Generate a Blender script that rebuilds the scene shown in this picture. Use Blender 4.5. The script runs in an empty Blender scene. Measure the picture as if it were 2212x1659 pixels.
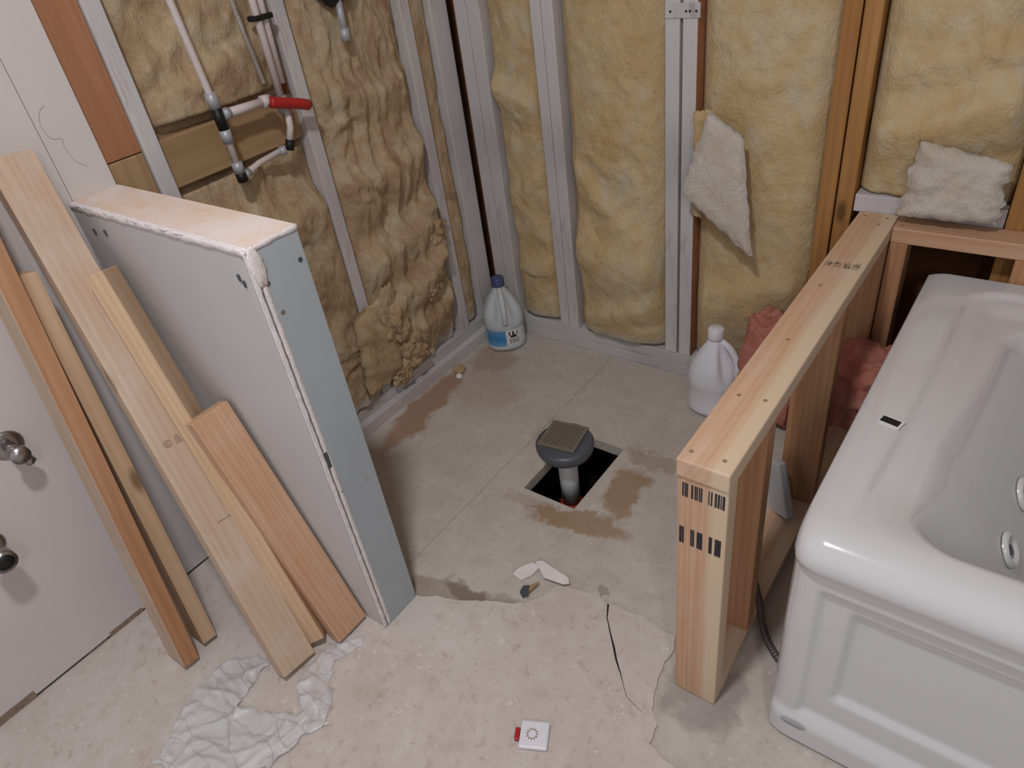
import bpy, bmesh, math, random
from mathutils import Vector, Matrix, noise
random.seed(7)
scene = bpy.context.scene
COL = scene.collection

# ------------------------------------------------------------------ camera
cam_d = bpy.data.cameras.new('camera'); cam = bpy.data.objects.new('camera', cam_d); COL.objects.link(cam)
cam_d.sensor_width = 36; cam_d.lens = 1525.7 / 2212 * 36; cam_d.clip_start = 0.02
RW = Matrix(((0.8006785, -0.2630716, 0.5382726), (0.5855989, 0.5328996, -0.6107690), (-0.1261421, 0.8042510, 0.5807247)))
cam.matrix_world = Matrix.Translation((0, 0, 1.45)) @ RW.to_4x4()
scene.camera = cam
# ------------------------------------------------------------------ world, lamps, exposure
scene.view_settings.view_transform = 'Standard'; scene.view_settings.look = 'None'
scene.view_settings.gamma = 1; scene.view_settings.exposure = 0.0; scene.view_settings.use_curve_mapping = False
w = bpy.data.worlds.new('world'); scene.world = w; w.use_nodes = True
w.node_tree.nodes['Background'].inputs[0].default_value = (0.95, 0.95, 1.0, 1)
w.node_tree.nodes['Background'].inputs[1].default_value = 0.52
def lamp(name, loc, target, size, power, color, shape='SQUARE', sy=None):
    d = bpy.data.lights.new(name, 'AREA'); d.energy = power; d.color = color; d.shape = shape; d.size = size
    if sy: d.size_y = sy
    o = bpy.data.objects.new(name, d); COL.objects.link(o); o.location = loc
    o.rotation_euler = (Vector(target) - Vector(loc)).to_track_quat('-Z', 'Y').to_euler()
    return o
lamp('ceiling_lamp', (-0.46, 0.12, 2.40), (-0.46, 0.13, 0), 0.16, 21, (1.0, 0.975, 0.975), 'DISK')
lamp('unseen_fill_lamp', (0.75, -0.75, 2.05), (-0.6, 1.2, 0.3), 0.14, 6.5, (1.0, 0.975, 0.97), 'RECTANGLE', 0.60)  # added area lamp out of view, brightens the back wall and glints on the tub

# ------------------------------------------------------------------ material helpers
class NT:
    def __init__(s, name):
        s.m = bpy.data.materials.new(name); s.m.use_nodes = True
        s.t = s.m.node_tree; s.b = s.t.nodes['Principled BSDF']
    def n(s, typ, **kw):
        nd = s.t.nodes.new(typ)
        for k, v in kw.items():
            if k.startswith('i_'): 
                key = k[2:]; nd.inputs[int(key) if key.isdigit() else key.replace('_', ' ')].default_value = v
            else: setattr(nd, k, v)
        return nd
    def l(s, a, b): s.t.links.new(a, b)
    def math(s, op, a, b=0.0, clamp=False):
        nd = s.n('ShaderNodeMath', operation=op); nd.use_clamp = clamp
        for i, v in enumerate((a, b)):
            if isinstance(v, (int, float)): nd.inputs[i].default_value = v
            else: s.l(v, nd.inputs[i])
        return nd.outputs[0]
    def coord(s, which='Object'): return s.n('ShaderNodeTexCoord').outputs[which]
    def mapv(s, v, scale=(1, 1, 1), loc=(0, 0, 0), rot=(0, 0, 0)):
        nd = s.n('ShaderNodeMapping'); nd.inputs['Scale'].default_value = scale
        nd.inputs['Location'].default_value = loc; nd.inputs['Rotation'].default_value = rot
        s.l(v, nd.inputs['Vector']); return nd.outputs[0]
    def noise(s, v, scale, detail=4, rough=0.55, dist=0.0, out='Fac'):
        nd = s.n('ShaderNodeTexNoise'); s.l(v, nd.inputs['Vector'])
        nd.inputs['Scale'].default_value = scale; nd.inputs['Detail'].default_value = detail
        nd.inputs['Roughness'].default_value = rough; nd.inputs['Distortion'].default_value = dist
        return nd.outputs[out]
    def ramp(s, f, stops, interp='LINEAR'):
        nd = s.n('ShaderNodeValToRGB'); cr = nd.color_ramp; cr.interpolation = interp
        while len(cr.elements) < len(stops): cr.elements.new(0.5)
        for e, (p, c) in zip(cr.elements, stops):
            e.position = p; e.color = (c, c, c, 1) if isinstance(c, (int, float)) else (*c, 1)
        s.l(f, nd.inputs[0]); return nd.outputs[0]
    def mix(s, f, a, b, mode='MIX'):
        nd = s.n('ShaderNodeMix', data_type='RGBA', blend_type=mode)
        for i, v in ((0, f), (6, a), (7, b)):
            if isinstance(v, (int, float)): nd.inputs[i].default_value = v
            elif isinstance(v, tuple): nd.inputs[i].default_value = (*v, 1)
            else: s.l(v, nd.inputs[i])
        return nd.outputs[2]
    def bump(s, h, strength=0.3, dist=0.005, normal=None):
        nd = s.n('ShaderNodeBump'); nd.inputs['Strength'].default_value = strength; nd.inputs['Distance'].default_value = dist
        s.l(h, nd.inputs['Height'])
        if normal: s.l(normal, nd.inputs['Normal'])
        s.l(nd.outputs[0], s.b.inputs['Normal']); return nd.outputs[0]
    def set(s, color=None, rough=0.6, metal=0.0, spec=0.5, **kw):
        if color is not None:
            if isinstance(color, tuple): s.b.inputs['Base Color'].default_value = (*color, 1)
            else: s.l(color, s.b.inputs['Base Color'])
        if isinstance(rough, (int, float)): s.b.inputs['Roughness'].default_value = rough
        else: s.l(rough, s.b.inputs['Roughness'])
        s.b.inputs['Metallic'].default_value = metal; s.b.inputs['Specular IOR Level'].default_value = spec
        for k, v in kw.items(): s.b.inputs[k.replace('_', ' ')].default_value = v
        return s.m

def S(r, g, b):
    f = lambda c: (c / 255 / 12.92) if c / 255 <= 0.04045 else ((c / 255 + 0.055) / 1.055) ** 2.4
    return (f(r), f(g), f(b))

def wood(name, light, mid, dark, knots=0.35, ringscale=20, dust=0.0, seedv=0.0, rough=0.62, sap=None):
    t = NT(name); co = t.coord()
    rnd = t.n('ShaderNodeObjectInfo').outputs['Random']
    off = t.n('ShaderNodeVectorMath', operation='ADD'); t.l(co, off.inputs[0])
    cmb = t.n('ShaderNodeCombineXYZ'); r1 = t.math('MULTIPLY', rnd, 7.3); r2 = t.math('MULTIPLY', rnd, 31.7)
    t.l(t.math('ADD', t.math('MULTIPLY', rnd, 0.10), 0.03 + seedv), cmb.inputs[0]); t.l(t.math('MULTIPLY', rnd, 0.05), cmb.inputs[1]); t.l(r2, cmb.inputs[2])
    t.l(cmb.outputs[0], off.inputs[1]); v = off.outputs[0]
    low = t.noise(t.mapv(v, (14, 14, 1.6)), 1.6, 3, 0.55)
    wav = t.n('ShaderNodeTexWave', wave_type='RINGS', rings_direction='Z')
    wav.inputs['Scale'].default_value = ringscale; wav.inputs['Distortion'].default_value = 7.0
    wav.inputs['Detail'].default_value = 2.5; wav.inputs['Detail Scale'].default_value = 1.4
    t.l(t.mapv(v, (1, 1, 0.035)), wav.inputs['Vector'])
    grain = t.noise(t.mapv(v, (420, 420, 9)), 1.0, 3, 0.6)
    c = t.ramp(low, [(0.3, light), (0.62, mid)])
    c = t.mix(t.math('MULTIPLY', t.math('POWER', wav.outputs['Fac'], 1.6), 0.26), c, dark)
    c = t.mix(t.math('MULTIPLY', t.ramp(grain, [(0.45, 0.0), (0.75, 1.0)]), 0.22), c, dark)
    if knots:
        vo = t.n('ShaderNodeTexVoronoi'); vo.inputs['Scale'].default_value = 1.0; vo.inputs['Randomness'].default_value = 0.9
        t.l(t.mapv(v, (11, 11, 4.2)), vo.inputs['Vector'])
        kn = t.ramp(vo.outputs['Distance'], [(0.07, 1.0), (0.17, 0.0)])
        sel = t.ramp(t.n('ShaderNodeSeparateColor').outputs[0], [(0, 0), (1, 1)])
        sc = t.n('ShaderNodeSeparateColor'); t.l(vo.outputs['Color'], sc.inputs[0])
        sel = t.math('GREATER_THAN', sc.outputs[0], 1 - knots)
        c = t.mix(t.math('MULTIPLY', t.math('MULTIPLY', kn, sel), 0.8), c, tuple(x * 0.45 for x in dark))
    if sap:
        sx = t.n('ShaderNodeSeparateXYZ'); t.l(co, sx.inputs[0])
        q = t.math('ADD', t.math('MULTIPLY', sx.outputs[0], 10), t.math('MULTIPLY', low, 0.3))
        c = t.mix(t.ramp(q, [(0.20, 0.0), (0.38, 1.0)]), c, sap)
    if dust:
        d = t.ramp(t.noise(t.mapv(v, (9, 9, 5)), 1.2, 5, 0.65), [(0.48, 0.0), (0.72, 1.0)])
        c = t.mix(t.math('MULTIPLY', d, dust), c, S(205, 190, 180))
    t.bump(grain, 0.12, 0.002)
    return t.set(c, rough, spec=0.25)

M = {}
M['pine'] = wood('pine_board', S(206, 178, 150), S(198, 166, 136), S(164, 132, 96), 0.25)
M['pine_dusty'] = wood('dusty_pine_board', S(204, 182, 160), S(194, 168, 146), S(168, 138, 112), 0.3, dust=0.6)
M['fir_pink'] = wood('pinkish_fir', S(202, 168, 140), S(194, 154, 124), S(160, 116, 84), 0.22, ringscale=26, dust=0.3)
M['post_wood'] = wood('pinkish_fir_with_sapwood', S(204, 172, 146), S(196, 156, 128), S(162, 116, 86), 0.2, ringscale=26, dust=0.2, sap=S(208, 186, 158))
M['fir_orange'] = wood('orange_fir', S(188, 146, 112), S(176, 130, 96), S(140, 94, 62), 0.3)
M['old_stud'] = wood('aged_orange_stud', S(178, 134, 82), S(164, 118, 68), S(126, 84, 42), 0.12)
M['red_stud'] = wood('red_brown_board', S(180, 132, 102), S(168, 116, 84), S(132, 82, 52), 0.35)
M['cap_wood'] = wood('pine_top_plate', S(208, 176, 148), S(200, 164, 136), S(170, 130, 98), 0.2, dust=0.45, sap=S(210, 187, 160))
M['block_wood'] = wood('blocking_wood', S(172, 144, 110), S(162, 132, 98), S(128, 98, 66), 0.15)

def paint_wood():
    t = NT('white_oversprayed_wood'); co = t.coord()
    n1 = t.noise(t.mapv(co, (30, 30, 5)), 1.0, 6, 0.7)
    n2 = t.noise(t.mapv(co, (120, 120, 14)), 1.0, 4, 0.6)
    big = t.noise(t.mapv(co, (3, 3, 2.2)), 1.0, 2, 0.5)
    c = t.ramp(big, [(0.35, S(186, 182, 186)), (0.6, S(204, 202, 202))])
    c = t.mix(t.ramp(n1, [(0.56, 0.0), (0.72, 0.55)]), c, S(150, 138, 132))
    c = t.mix(t.ramp(n2, [(0.70, 0.0), (0.78, 0.7)]), c, S(110, 92, 80))
    t.bump(n2, 0.35, 0.003)
    return t.set(c, 0.7, spec=0.2)
M['paint_wood'] = paint_wood()

def half_paint():
    t = NT('stud_oversprayed_near_its_front_edge'); co = t.coord(); sp = t.n('ShaderNodeSeparateXYZ'); t.l(co, sp.inputs[0])
    g = t.noise(t.mapv(co, (200, 200, 5)), 1.0, 3, .6); wob = t.noise(t.mapv(co, (5, 5, 3)), 1.0, 4, .6)
    bare = t.ramp(g, [(.3, S(184, 128, 70)), (.7, S(160, 104, 52))]); pt = t.ramp(wob, [(.3, S(186, 182, 184)), (.7, S(206, 203, 204))])
    m = t.ramp(t.math('ADD', t.math('MULTIPLY', sp.outputs[0], 14), t.math('ADD', t.math('ADD', wob, -.12), t.math('MULTIPLY', t.math('LESS_THAN', sp.outputs[2], .90), .5))), [(.58, 0.0), (.68, 1.0)])
    return t.set(t.mix(m, bare, pt), .7, spec=.2)
M['half_paint'] = half_paint()
def insulation(name, c0, c1, c2, c3, white=0.55, s=1.0, spray=True, fib=(45, 45, 30)):
    t = NT(name); co = t.coord()
    a = t.noise(co, 5.5 * s, 5, 0.6, 0.6); b = t.noise(co, 23, 5, 0.65, 0.4); f = t.noise(t.mapv(co, (150, 150, 90)), 1.0, 5, 0.75)
    d = t.noise(t.mapv(co, (1, 1, 0.6), (3, 7, 1)), 9, 5, 0.62, 0.8)
    c = t.ramp(a, [(0.28, c0), (0.47, c1), (0.68, c2)])
    c = t.mix(t.ramp(b, [(0.42, 0.0), (0.68, 0.55)]), c, c3)
    c = t.mix(t.ramp(d, [(0.56, 0.0), (0.70, white)]), c, S(216, 204, 180))
    c = t.mix(t.math('MULTIPLY', f, 0.25), c, tuple(x * 0.6 for x in c1))
    sz = t.n('ShaderNodeSeparateXYZ'); t.l(co, sz.inputs[0])
    if spray:
        q = t.math('SUBTRACT', 1.0, t.math('MULTIPLY', t.math('SUBTRACT', sz.outputs[2], t.math('MULTIPLY', b, 0.10)), 9.0), True)
        c = t.mix(t.ramp(q, [(0.30, 0.0), (0.55, 0.85)]), c, S(196, 192, 184))
    h = t.math('ADD', t.math('MULTIPLY', f, 0.6), t.noise(t.mapv(co, fib), 1.0, 5, 0.7))
    t.bump(h, 0.8, 0.012)
    return t.set(c, 0.95, spec=0.05)
M['ins_y'] = insulation('yellow_fibreglass', S(206, 172, 122), S(220, 194, 152), S(226, 208, 174), S(210, 174, 122), 0.85)
M['ins_t'] = insulation('tan_fibreglass', S(160, 130, 102), S(204, 176, 142), S(218, 202, 170), S(178, 142, 114), 0.75, 1.8, fib=(70, 70, 18))
M['ins_u'] = insulation('loose_tan_fibreglass', S(172, 140, 106), S(204, 176, 140), S(214, 196, 162), S(178, 144, 112), 0.5, 1.8, spray=False)
M['ins_w'] = insulation('pale_fibreglass', S(212, 202, 188), S(220, 211, 202), S(226, 219, 212), S(208, 192, 160), 0.8, spray=False)
M['ins_p'] = insulation('pink_fibreglass', S(200, 124, 108), S(210, 142, 126), S(220, 164, 150), S(192, 112, 96), 0.08, spray=False)

def plain(name, c, rough=0.6, metal=0.0, spec=0.4, var=0.06, scale=14, bumpy=0.08, **kw):
    t = NT(name); co = t.coord()
    n = t.noise(co, scale, 5, 0.6)
    lo = tuple(x * (1 - var) for x in c); hi = tuple(min(1, x * (1 + var)) for x in c)
    t.bump(t.noise(co, scale * 6, 3, 0.6), bumpy, 0.002)
    return t.set(t.ramp(n, [(0.35, lo), (0.65, hi)]), rough, metal, spec, **kw)
M['wallpaint'] = plain('white_wall_paint', S(206, 201, 200), 0.55, spec=0.3, var=0.02, scale=4)
M['greyboard'] = plain('grey_drywall_paper', S(196, 194, 194), 0.8, spec=0.2, var=0.03, scale=5)
M['blueboard'] = plain('blue_grey_drywall_paper', S(170, 178, 184), 0.8, spec=0.2, var=0.03, scale=5)
M['mud'] = plain('joint_compound', S(226, 220, 220), 0.85, spec=0.15, var=0.04, scale=30, bumpy=0.6)
M['core'] = plain('gypsum_core', S(222, 216, 214), 0.9, spec=0.1, var=0.05, scale=40, bumpy=0.4)
M['sheath'] = plain('brown_sheathing', S(92, 62, 42), 0.9, spec=0.1, var=0.25, scale=10)
M['dark'] = plain('dark_plastic', S(22, 22, 24), 0.5, spec=0.4)
M['soil'] = plain('dark_soil', S(46, 34, 28), 1.0, spec=0.05, var=0.5, scale=20, bumpy=0.9)
M['ceil'] = plain('ceiling_paint', S(226, 224, 220), 0.8, spec=0.2, var=0.02)
M['ink'] = plain('black_ink', S(58, 56, 62), 0.8, spec=0.1, var=0.4, scale=300)
M['ink_pale'] = plain('faded_ink', S(140, 122, 108), 0.8, spec=0.1, var=0.3, scale=300)
M['nail'] = plain('nail_steel', S(150, 124, 100), 0.6, 0.1)
M['chrome'] = plain('chrome', S(170, 166, 164), 0.28, 1.0, bumpy=0.0)
M['pipe_white'] = plain('white_pex', S(206, 196, 194), 0.45, spec=0.4, var=0.04)
M['fit_grey'] = plain('grey_fitting', S(170, 172, 178), 0.4, 0.2, var=0.06)
M['red'] = plain('red_plastic', S(172, 36, 34), 0.35, spec=0.5, var=0.1)
M['zinc'] = plain('galvanised_steel', S(205, 202, 198), 0.28, 0.8, var=0.15)
M['slate'] = plain('dark_grey_pvc', S(74, 78, 86), 0.38, spec=0.5, var=0.08)
M['pvc'] = plain('grey_white_pvc', S(176, 180, 182), 0.35, spec=0.5, var=0.04)
M['orange'] = plain('orange_coupler', S(170, 62, 30), 0.5)
M['tub'] = plain('glossy_white_acrylic', S(206, 205, 208), 0.12, spec=0.6, var=0.01, scale=3, bumpy=0.0, Coat_Weight=0.5, Coat_Roughness=0.04)
M['tubjet'] = plain('jet_white', S(214, 214, 216), 0.2, spec=0.6, var=0.01, bumpy=0.0)
M['cap_blue'] = plain('navy_cap', S(72, 80, 122), 0.4, spec=0.5)
M['white_plastic'] = plain('white_plastic', S(224, 224, 232), 0.35, spec=0.5, var=0.02, bumpy=0.0)
M['bag'] = plain('thin_white_film', S(212, 210, 211), 0.4, spec=0.35, var=0.03, scale=20, Alpha=0.78)
M['conduit'] = plain('grey_flex_conduit', S(112, 108, 110), 0.4, 0.6)
M['scrap'] = plain('grey_scrap', S(176, 176, 180), 0.6)

def film():
    t = NT('crinkled_white_film'); co = t.coord()
    wv = t.noise(co, 9, 3, .6, out='Color'); ad = t.n('ShaderNodeVectorMath', operation='ADD'); sc = t.n('ShaderNodeVectorMath', operation='SCALE'); t.l(wv, sc.inputs[0]); sc.inputs['Scale'].default_value = .06
    t.l(co, ad.inputs[0]); t.l(sc.outputs[0], ad.inputs[1])
    vo = t.n('ShaderNodeTexVoronoi', feature='DISTANCE_TO_EDGE'); vo.inputs['Scale'].default_value = 1; t.l(t.mapv(ad.outputs[0], (5, 20, 5), rot=(0, 0, -.7)), vo.inputs['Vector'])
    e = t.ramp(vo.outputs['Distance'], [(0.0, 0.0), (0.16, 1.0)])
    t.bump(e, .35, .004)
    return t.set(t.mix(t.ramp(vo.outputs['Distance'], [(0.0, .5), (0.03, 0.0)]), S(214, 212, 213), S(160, 156, 156)), .38, spec=.35, Alpha=.82)
M['bag'] = film()
def milky():
    t = NT('milky_polyethylene')
    co = t.coord(); n = t.noise(co, 12, 2)
    t.b.inputs['Transmission Weight'].default_value = 0.25; t.b.inputs['IOR'].default_value = 1.3
    return t.set(t.ramp(n, [(0.3, S(212, 220, 226)), (0.7, S(222, 228, 232))]), 0.42, spec=0.4)
M['milky'] = milky()

def label_mat():
    t = NT('jug_label_print'); co = t.coord('Object'); sp = t.n('ShaderNodeSeparateXYZ'); t.l(co, sp.inputs[0])
    n = t.noise(t.mapv(co, (1, 1, 1)), 9, 3)
    z = sp.outputs[2]
    blue = t.ramp(t.math('MULTIPLY', z, 10), [(0.2, S(120, 176, 214)), (0.55, S(52, 128, 190)), (0.9, S(98, 150, 196))])
    return t.set(t.mix(t.math('MULTIPLY', n, 0.15), blue, S(60, 110, 180)), 0.4)
M['label_blue'] = label_mat()
M['label_white'] = plain('label_white', S(216, 216, 218), 0.45, var=0.02)

def grate_mat():
    t = NT('perforated_grate'); co = t.coord('Object'); sp = t.n('ShaderNodeSeparateXYZ'); t.l(co, sp.inputs[0])
    def tri(o): return t.math('ABSOLUTE', t.math('SUBTRACT', t.math('FRACT', t.math('MULTIPLY', o, 115)), 0.5))
    hole = t.math('MULTIPLY', t.math('GREATER_THAN', tri(sp.outputs[0]), 0.27), t.math('GREATER_THAN', tri(sp.outputs[1]), 0.27))
    inside = t.math('MULTIPLY', t.math('LESS_THAN', t.math('ABSOLUTE', sp.outputs[0]), 0.045), t.math('LESS_THAN', t.math('ABSOLUTE', sp.outputs[1]), 0.045))
    return t.set(t.mix(t.math('MULTIPLY', hole, inside), S(128, 122, 110), S(40, 36, 32)), 0.36, 0.35)
M['grate'] = grate_mat()

def floor_mat(name, base0, base1, dustc, topping=False):
    t = NT(name); co = t.coord(); 
    wob = t.noise(co, 14, 4, 0.6, out='Color')
    addw = t.n('ShaderNodeVectorMath', operation='SUBTRACT'); t.l(wob, addw.inputs[0]); addw.inputs[1].default_value = (0.5, 0.5, 0.5)
    sc = t.n('ShaderNodeVectorMath', operation='SCALE'); t.l(addw.outputs[0], sc.inputs[0]); sc.inputs['Scale'].default_value = 0.13
    ad = t.n('ShaderNodeVectorMath', operation='ADD'); t.l(co, ad.inputs[0]); t.l(sc.outputs[0], ad.inputs[1]); wc = ad.outputs[0]
    def ell(cx, cy, a, b, ang=0, soft=0.25):
        s1 = t.n('ShaderNodeVectorMath', operation='SUBTRACT'); t.l(wc, s1.inputs[0]); s1.inputs[1].default_value = (cx, cy, 0)
        m = t.mapv(s1.outputs[0], rot=(0, 0, -math.radians(ang))); m2 = t.mapv(m, (1 / a, 1 / b, 0))
        ln = t.n('ShaderNodeVectorMath', operation='LENGTH'); t.l(m2, ln.inputs[0])
        return t.ramp(t.math('MULTIPLY', ln.outputs['Value'], 0.5), [(0.5 - soft / 2, 1.0), (0.5 + soft / 4, 0.0)])
    big = t.noise(co, 2.6, 5, 0.6); med = t.noise(co, 17, 6, 0.65); fine = t.noise(co, 150, 4, 0.7)
    c = t.ramp(big, [(0.32, base0), (0.66, base1)])
    c = t.mix(t.ramp(med, [(0.48, 0.0), (0.70, 0.65)]), c, dustc)
    c = t.mix(t.ramp(t.noise(t.mapv(co, loc=(5, 2, 0)), 11, 6, 0.7), [(0.54, 0.0), (0.74, 0.45)]), c, S(166, 152, 136))
    c = t.mix(t.ramp(fine, [(0.58, 0.0), (0.76, 0.5)]), c, S(140, 130, 118))
    c = t.mix(t.ramp(t.noise(t.mapv(co, loc=(2, 9, 0)), 46, 5, 0.7), [(0.56, 0.0), (0.70, 0.45)]), c, S(150, 132, 114) if topping else S(150, 140, 128))
    c = t.mix(t.ramp(t.noise(t.mapv(co, loc=(7, 1, 0)), 60, 3, 0.6), [(0.64, 0.0), (0.72, 0.6)]), c, S(222, 216, 212))
    if not topping:
        rust = S(152, 122, 90); rust2 = S(158, 126, 102)
        for (cx, cy, a, b, ang, col, k) in ((-0.745, 1.24, 0.055, 0.12, 8, rust, .8), (-0.80, 1.085, 0.16, 0.035, 12, rust, .75), (-0.74, 1.40, 0.10, 0.03, -10, rust, .45),
                (-0.92, 1.075, 0.12, 0.03, 0, rust, .35), (-1.54, 1.27, 0.06, 0.26, 8, rust2, .85), (-1.50, 1.62, 0.10, 0.09, 0, rust2, .5), (-1.42, 1.45, .16, .1, 0, rust2, .25), (-0.92, 0.745, 0.06, 0.03, 0, S(110, 98, 88), .7), (-0.62, 0.925, 0.014, 0.014, 0, S(120, 106, 96), .5),
                (-0.95, 0.72, 0.22, 0.035, 18, S(126, 108, 88), .5), (-0.3, .8, .08, .1, 0, S(120, 112, 112), .5),(-1.48, -0.02, 0.07, 0.035, 0, rust, .35), (-1.55, 0.21, 0.03, 0.03, 0, rust, .3)):
            c = t.mix(t.math('MULTIPLY', ell(cx, cy, a, b, ang), k), c, col)
        sp = t.n('ShaderNodeSeparateXYZ'); t.l(ad.outputs[0], sp.inputs[0]); sp2 = t.n('ShaderNodeSeparateXYZ'); t.l(co, sp2.inputs[0])
        jx = t.math('ADD', sp2.outputs[0], t.math('MULTIPLY', t.math('SUBTRACT', big, 0.5), 0.03))
        line = t.math('LESS_THAN', t.math('ABSOLUTE', t.math('ADD', jx, 1.11)), 0.0016)
        line = t.math('MULTIPLY', line, t.math('GREATER_THAN', sp2.outputs[1], 0.7))
        c = t.mix(t.math('MULTIPLY', line, 0.35), c, S(92, 84, 78))
    h = t.math('ADD', med, t.math('MULTIPLY', fine, 0.4))
    t.bump(h, 0.3, 0.006)
    return t.set(c, 0.88, spec=0.2)
M['floor'] = floor_mat('grey_concrete', S(182, 174, 165), S(196, 190, 184), S(202, 197, 191))
M['topping'] = floor_mat('dusty_thinset', S(192, 182, 175), S(202, 194, 189), S(208, 201, 197), True)

# ------------------------------------------------------------------ object helpers
def tag(o, label=None, cat=None, group=None, kind=None):
    if label: o['label'] = label
    if cat: o['category'] = cat
    if group: o['group'] = group
    if kind: o['kind'] = kind
    return o
def empty(name, loc=(0, 0, 0)):
    o = bpy.data.objects.new(name, None); COL.objects.link(o); o.location = loc; o.empty_display_size = 0.1; return o
def link(name, bm, mat, parent=None, smooth=False, mtx=None):
    me = bpy.data.meshes.new(name); bmesh.ops.recalc_face_normals(bm, faces=bm.faces); bm.to_mesh(me); bm.free()
    if smooth:
        for p in me.polygons: p.use_smooth = True
    mats = mat if isinstance(mat, (list, tuple)) else [mat]
    for m_ in mats: me.materials.append(m_)
    o = bpy.data.objects.new(name, me); COL.objects.link(o)
    if mtx is not None: o.matrix_world = mtx
    if parent:
        o.parent = parent; 
        pm = Matrix.Translation(parent.location) if parent.type == 'EMPTY' else parent.matrix_world
        o.matrix_parent_inverse = pm.inverted()
    return o
def abox(bm, a, b, bev=0.0):
    g = bmesh.ops.create_cube(bm, size=1.0)['verts']
    c = [(a[i] + b[i]) / 2 for i in range(3)]; s = [abs(b[i] - a[i]) for i in range(3)]
    for v in g: v.co = Vector((c[0] + v.co.x * s[0], c[1] + v.co.y * s[1], c[2] + v.co.z * s[2]))
    if bev:
        es = list({e for v in g for e in v.link_edges}); bmesh.ops.bevel(bm, geom=es, offset=bev, segments=2, affect='EDGES', profile=0.5)
def boxo(name, a, b, mat, parent=None, bev=0.0):
    bm = bmesh.new(); abox(bm, a, b, bev); return link(name, bm, mat, parent)
def plank(name, p0, p1, wdir, wid, thick, mat, parent=None, bev=0.0025, cut_floor=False, wob=0.0):
    """board: p0/p1 = centre-line ends; wdir ~ direction of its width; local z = length (grain)"""
    p0 = Vector(p0); p1 = Vector(p1); z = (p1 - p0).normalized(); x = Vector(wdir); x = (x - z * x.dot(z)).normalized(); y = z.cross(x)
    L = (p1 - p0).length; bm = bmesh.new(); abox(bm, (-wid / 2, -thick / 2, 0), (wid / 2, thick / 2, L), bev)
    m = Matrix((x, y, z)).transposed().to_4x4(); m.translation = p0
    if wob:
        n = 24
        bmesh.ops.bisect_plane  # long boards get a slight crook
        for i in range(1, n):
            g = bm.verts[:] + bm.edges[:] + bm.faces[:]
            bmesh.ops.bisect_plane(bm, geom=g, plane_co=(0, 0, L * i / n), plane_no=(0, 0, 1))
        for v in bm.verts:
            s = v.co.z / L; v.co.x += wob * math.sin(math.pi * s); v.co.y += wob * 0.4 * math.sin(2.2 * math.pi * s)
    return link(name, bm, mat, parent, mtx=m)
def hstud(name, a, b, axis, mat, parent=None, bev=0.0025):
    """axis-aligned timber whose grain runs along 'axis' (0,1,2)"""
    lo = Vector([min(a[i], b[i]) for i in range(3)]); hi = Vector([max(a[i], b[i]) for i in range(3)]); c = (lo + hi) / 2
    p0 = c.copy(); p1 = c.copy(); p0[axis] = lo[axis]; p1[axis] = hi[axis]
    other = [i for i in range(3) if i != axis]; wd = [0, 0, 0]; wd[other[0]] = 1
    return plank(name, p0, p1, wd, hi[other[0]] - lo[other[0]], hi[other[1]] - lo[other[1]], mat, parent, bev)
def tube(bm, pts, r, seg=14, cap=True, radii=None):
    pts = [Vector(p) for p in pts]; rings = []; up = Vector((0.13, 0.21, 0.97))
    for i, p in enumerate(pts):
        t = (pts[min(i + 1, len(pts) - 1)] - pts[max(i - 1, 0)]).normalized()
        s = t.cross(up); 
        if s.length < 0.1: s = t.cross(Vector((1, 0, 0)))
        s.normalize(); u = s.cross(t); up = u
        rr = radii[i] if radii else r
        rings.append([bm.verts.new(p + (s * math.cos(2 * math.pi * k / seg) + u * math.sin(2 * math.pi * k / seg)) * rr) for k in range(seg)])
    for a, b in zip(rings, rings[1:]):
        for k in range(seg): bm.faces.new((a[k], a[(k + 1) % seg], b[(k + 1) % seg], b[k]))
    if cap: bm.faces.new(rings[0][::-1]); bm.faces.new(rings[-1])
def tubeo(name, pts, r, mat, parent=None, seg=14, radii=None):
    bm = bmesh.new(); tube(bm, pts, r, seg, True, radii); return link(name, bm, mat, parent, True)
def lathe(bm, prof, seg=40, fn=None, close=True):
    rings = []
    for (r, z) in prof:
        ring = []
        for k in range(seg):
            a = 2 * math.pi * k / seg; x, y = r * math.cos(a), r * math.sin(a)
            if fn: x, y = fn(x, y, z, a)
            ring.append(bm.verts.new((x, y, z)))
        rings.append(ring)
    for a, b in zip(rings, rings[1:]):
        for k in range(seg): bm.faces.new((a[k], a[(k + 1) % seg], b[(k + 1) % seg], b[k]))
    if close: bm.faces.new(rings[0][::-1]); bm.faces.new(rings[-1])
def spline(pts, n=10):
    P = [Vector(p) for p in pts]; P = [P[0] * 2 - P[1]] + P + [P[-1] * 2 - P[-2]]; out = []
    for i in range(1, len(P) - 2):
        for k in range(n):
            t = k / n; a, b, c, d = P[i - 1:i + 3]
            out.append(0.5 * ((2 * b) + (c - a) * t + (2 * a - 5 * b + 4 * c - d) * t * t + (3 * b - a - 3 * c + d) * t ** 3))
    out.append(P[-2]); return out
def sstep(a, b, x):
    t = max(0.0, min(1.0, (x - a) / (b - a))); return t * t * (3 - 2 * t)
def fbm(p, oct=4, gain=0.5):
    s = 0; a = 1; f = 1
    for i in range(oct): s += a * noise.noise(Vector(p) * f + Vector((i * 7.1, 3.3, 1.7))); a *= gain; f *= 2.03
    return s

XA = -1.636      # room face of the left stud wall
YB = 1.83        # room face of the back stud wall
H = 2.44
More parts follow.
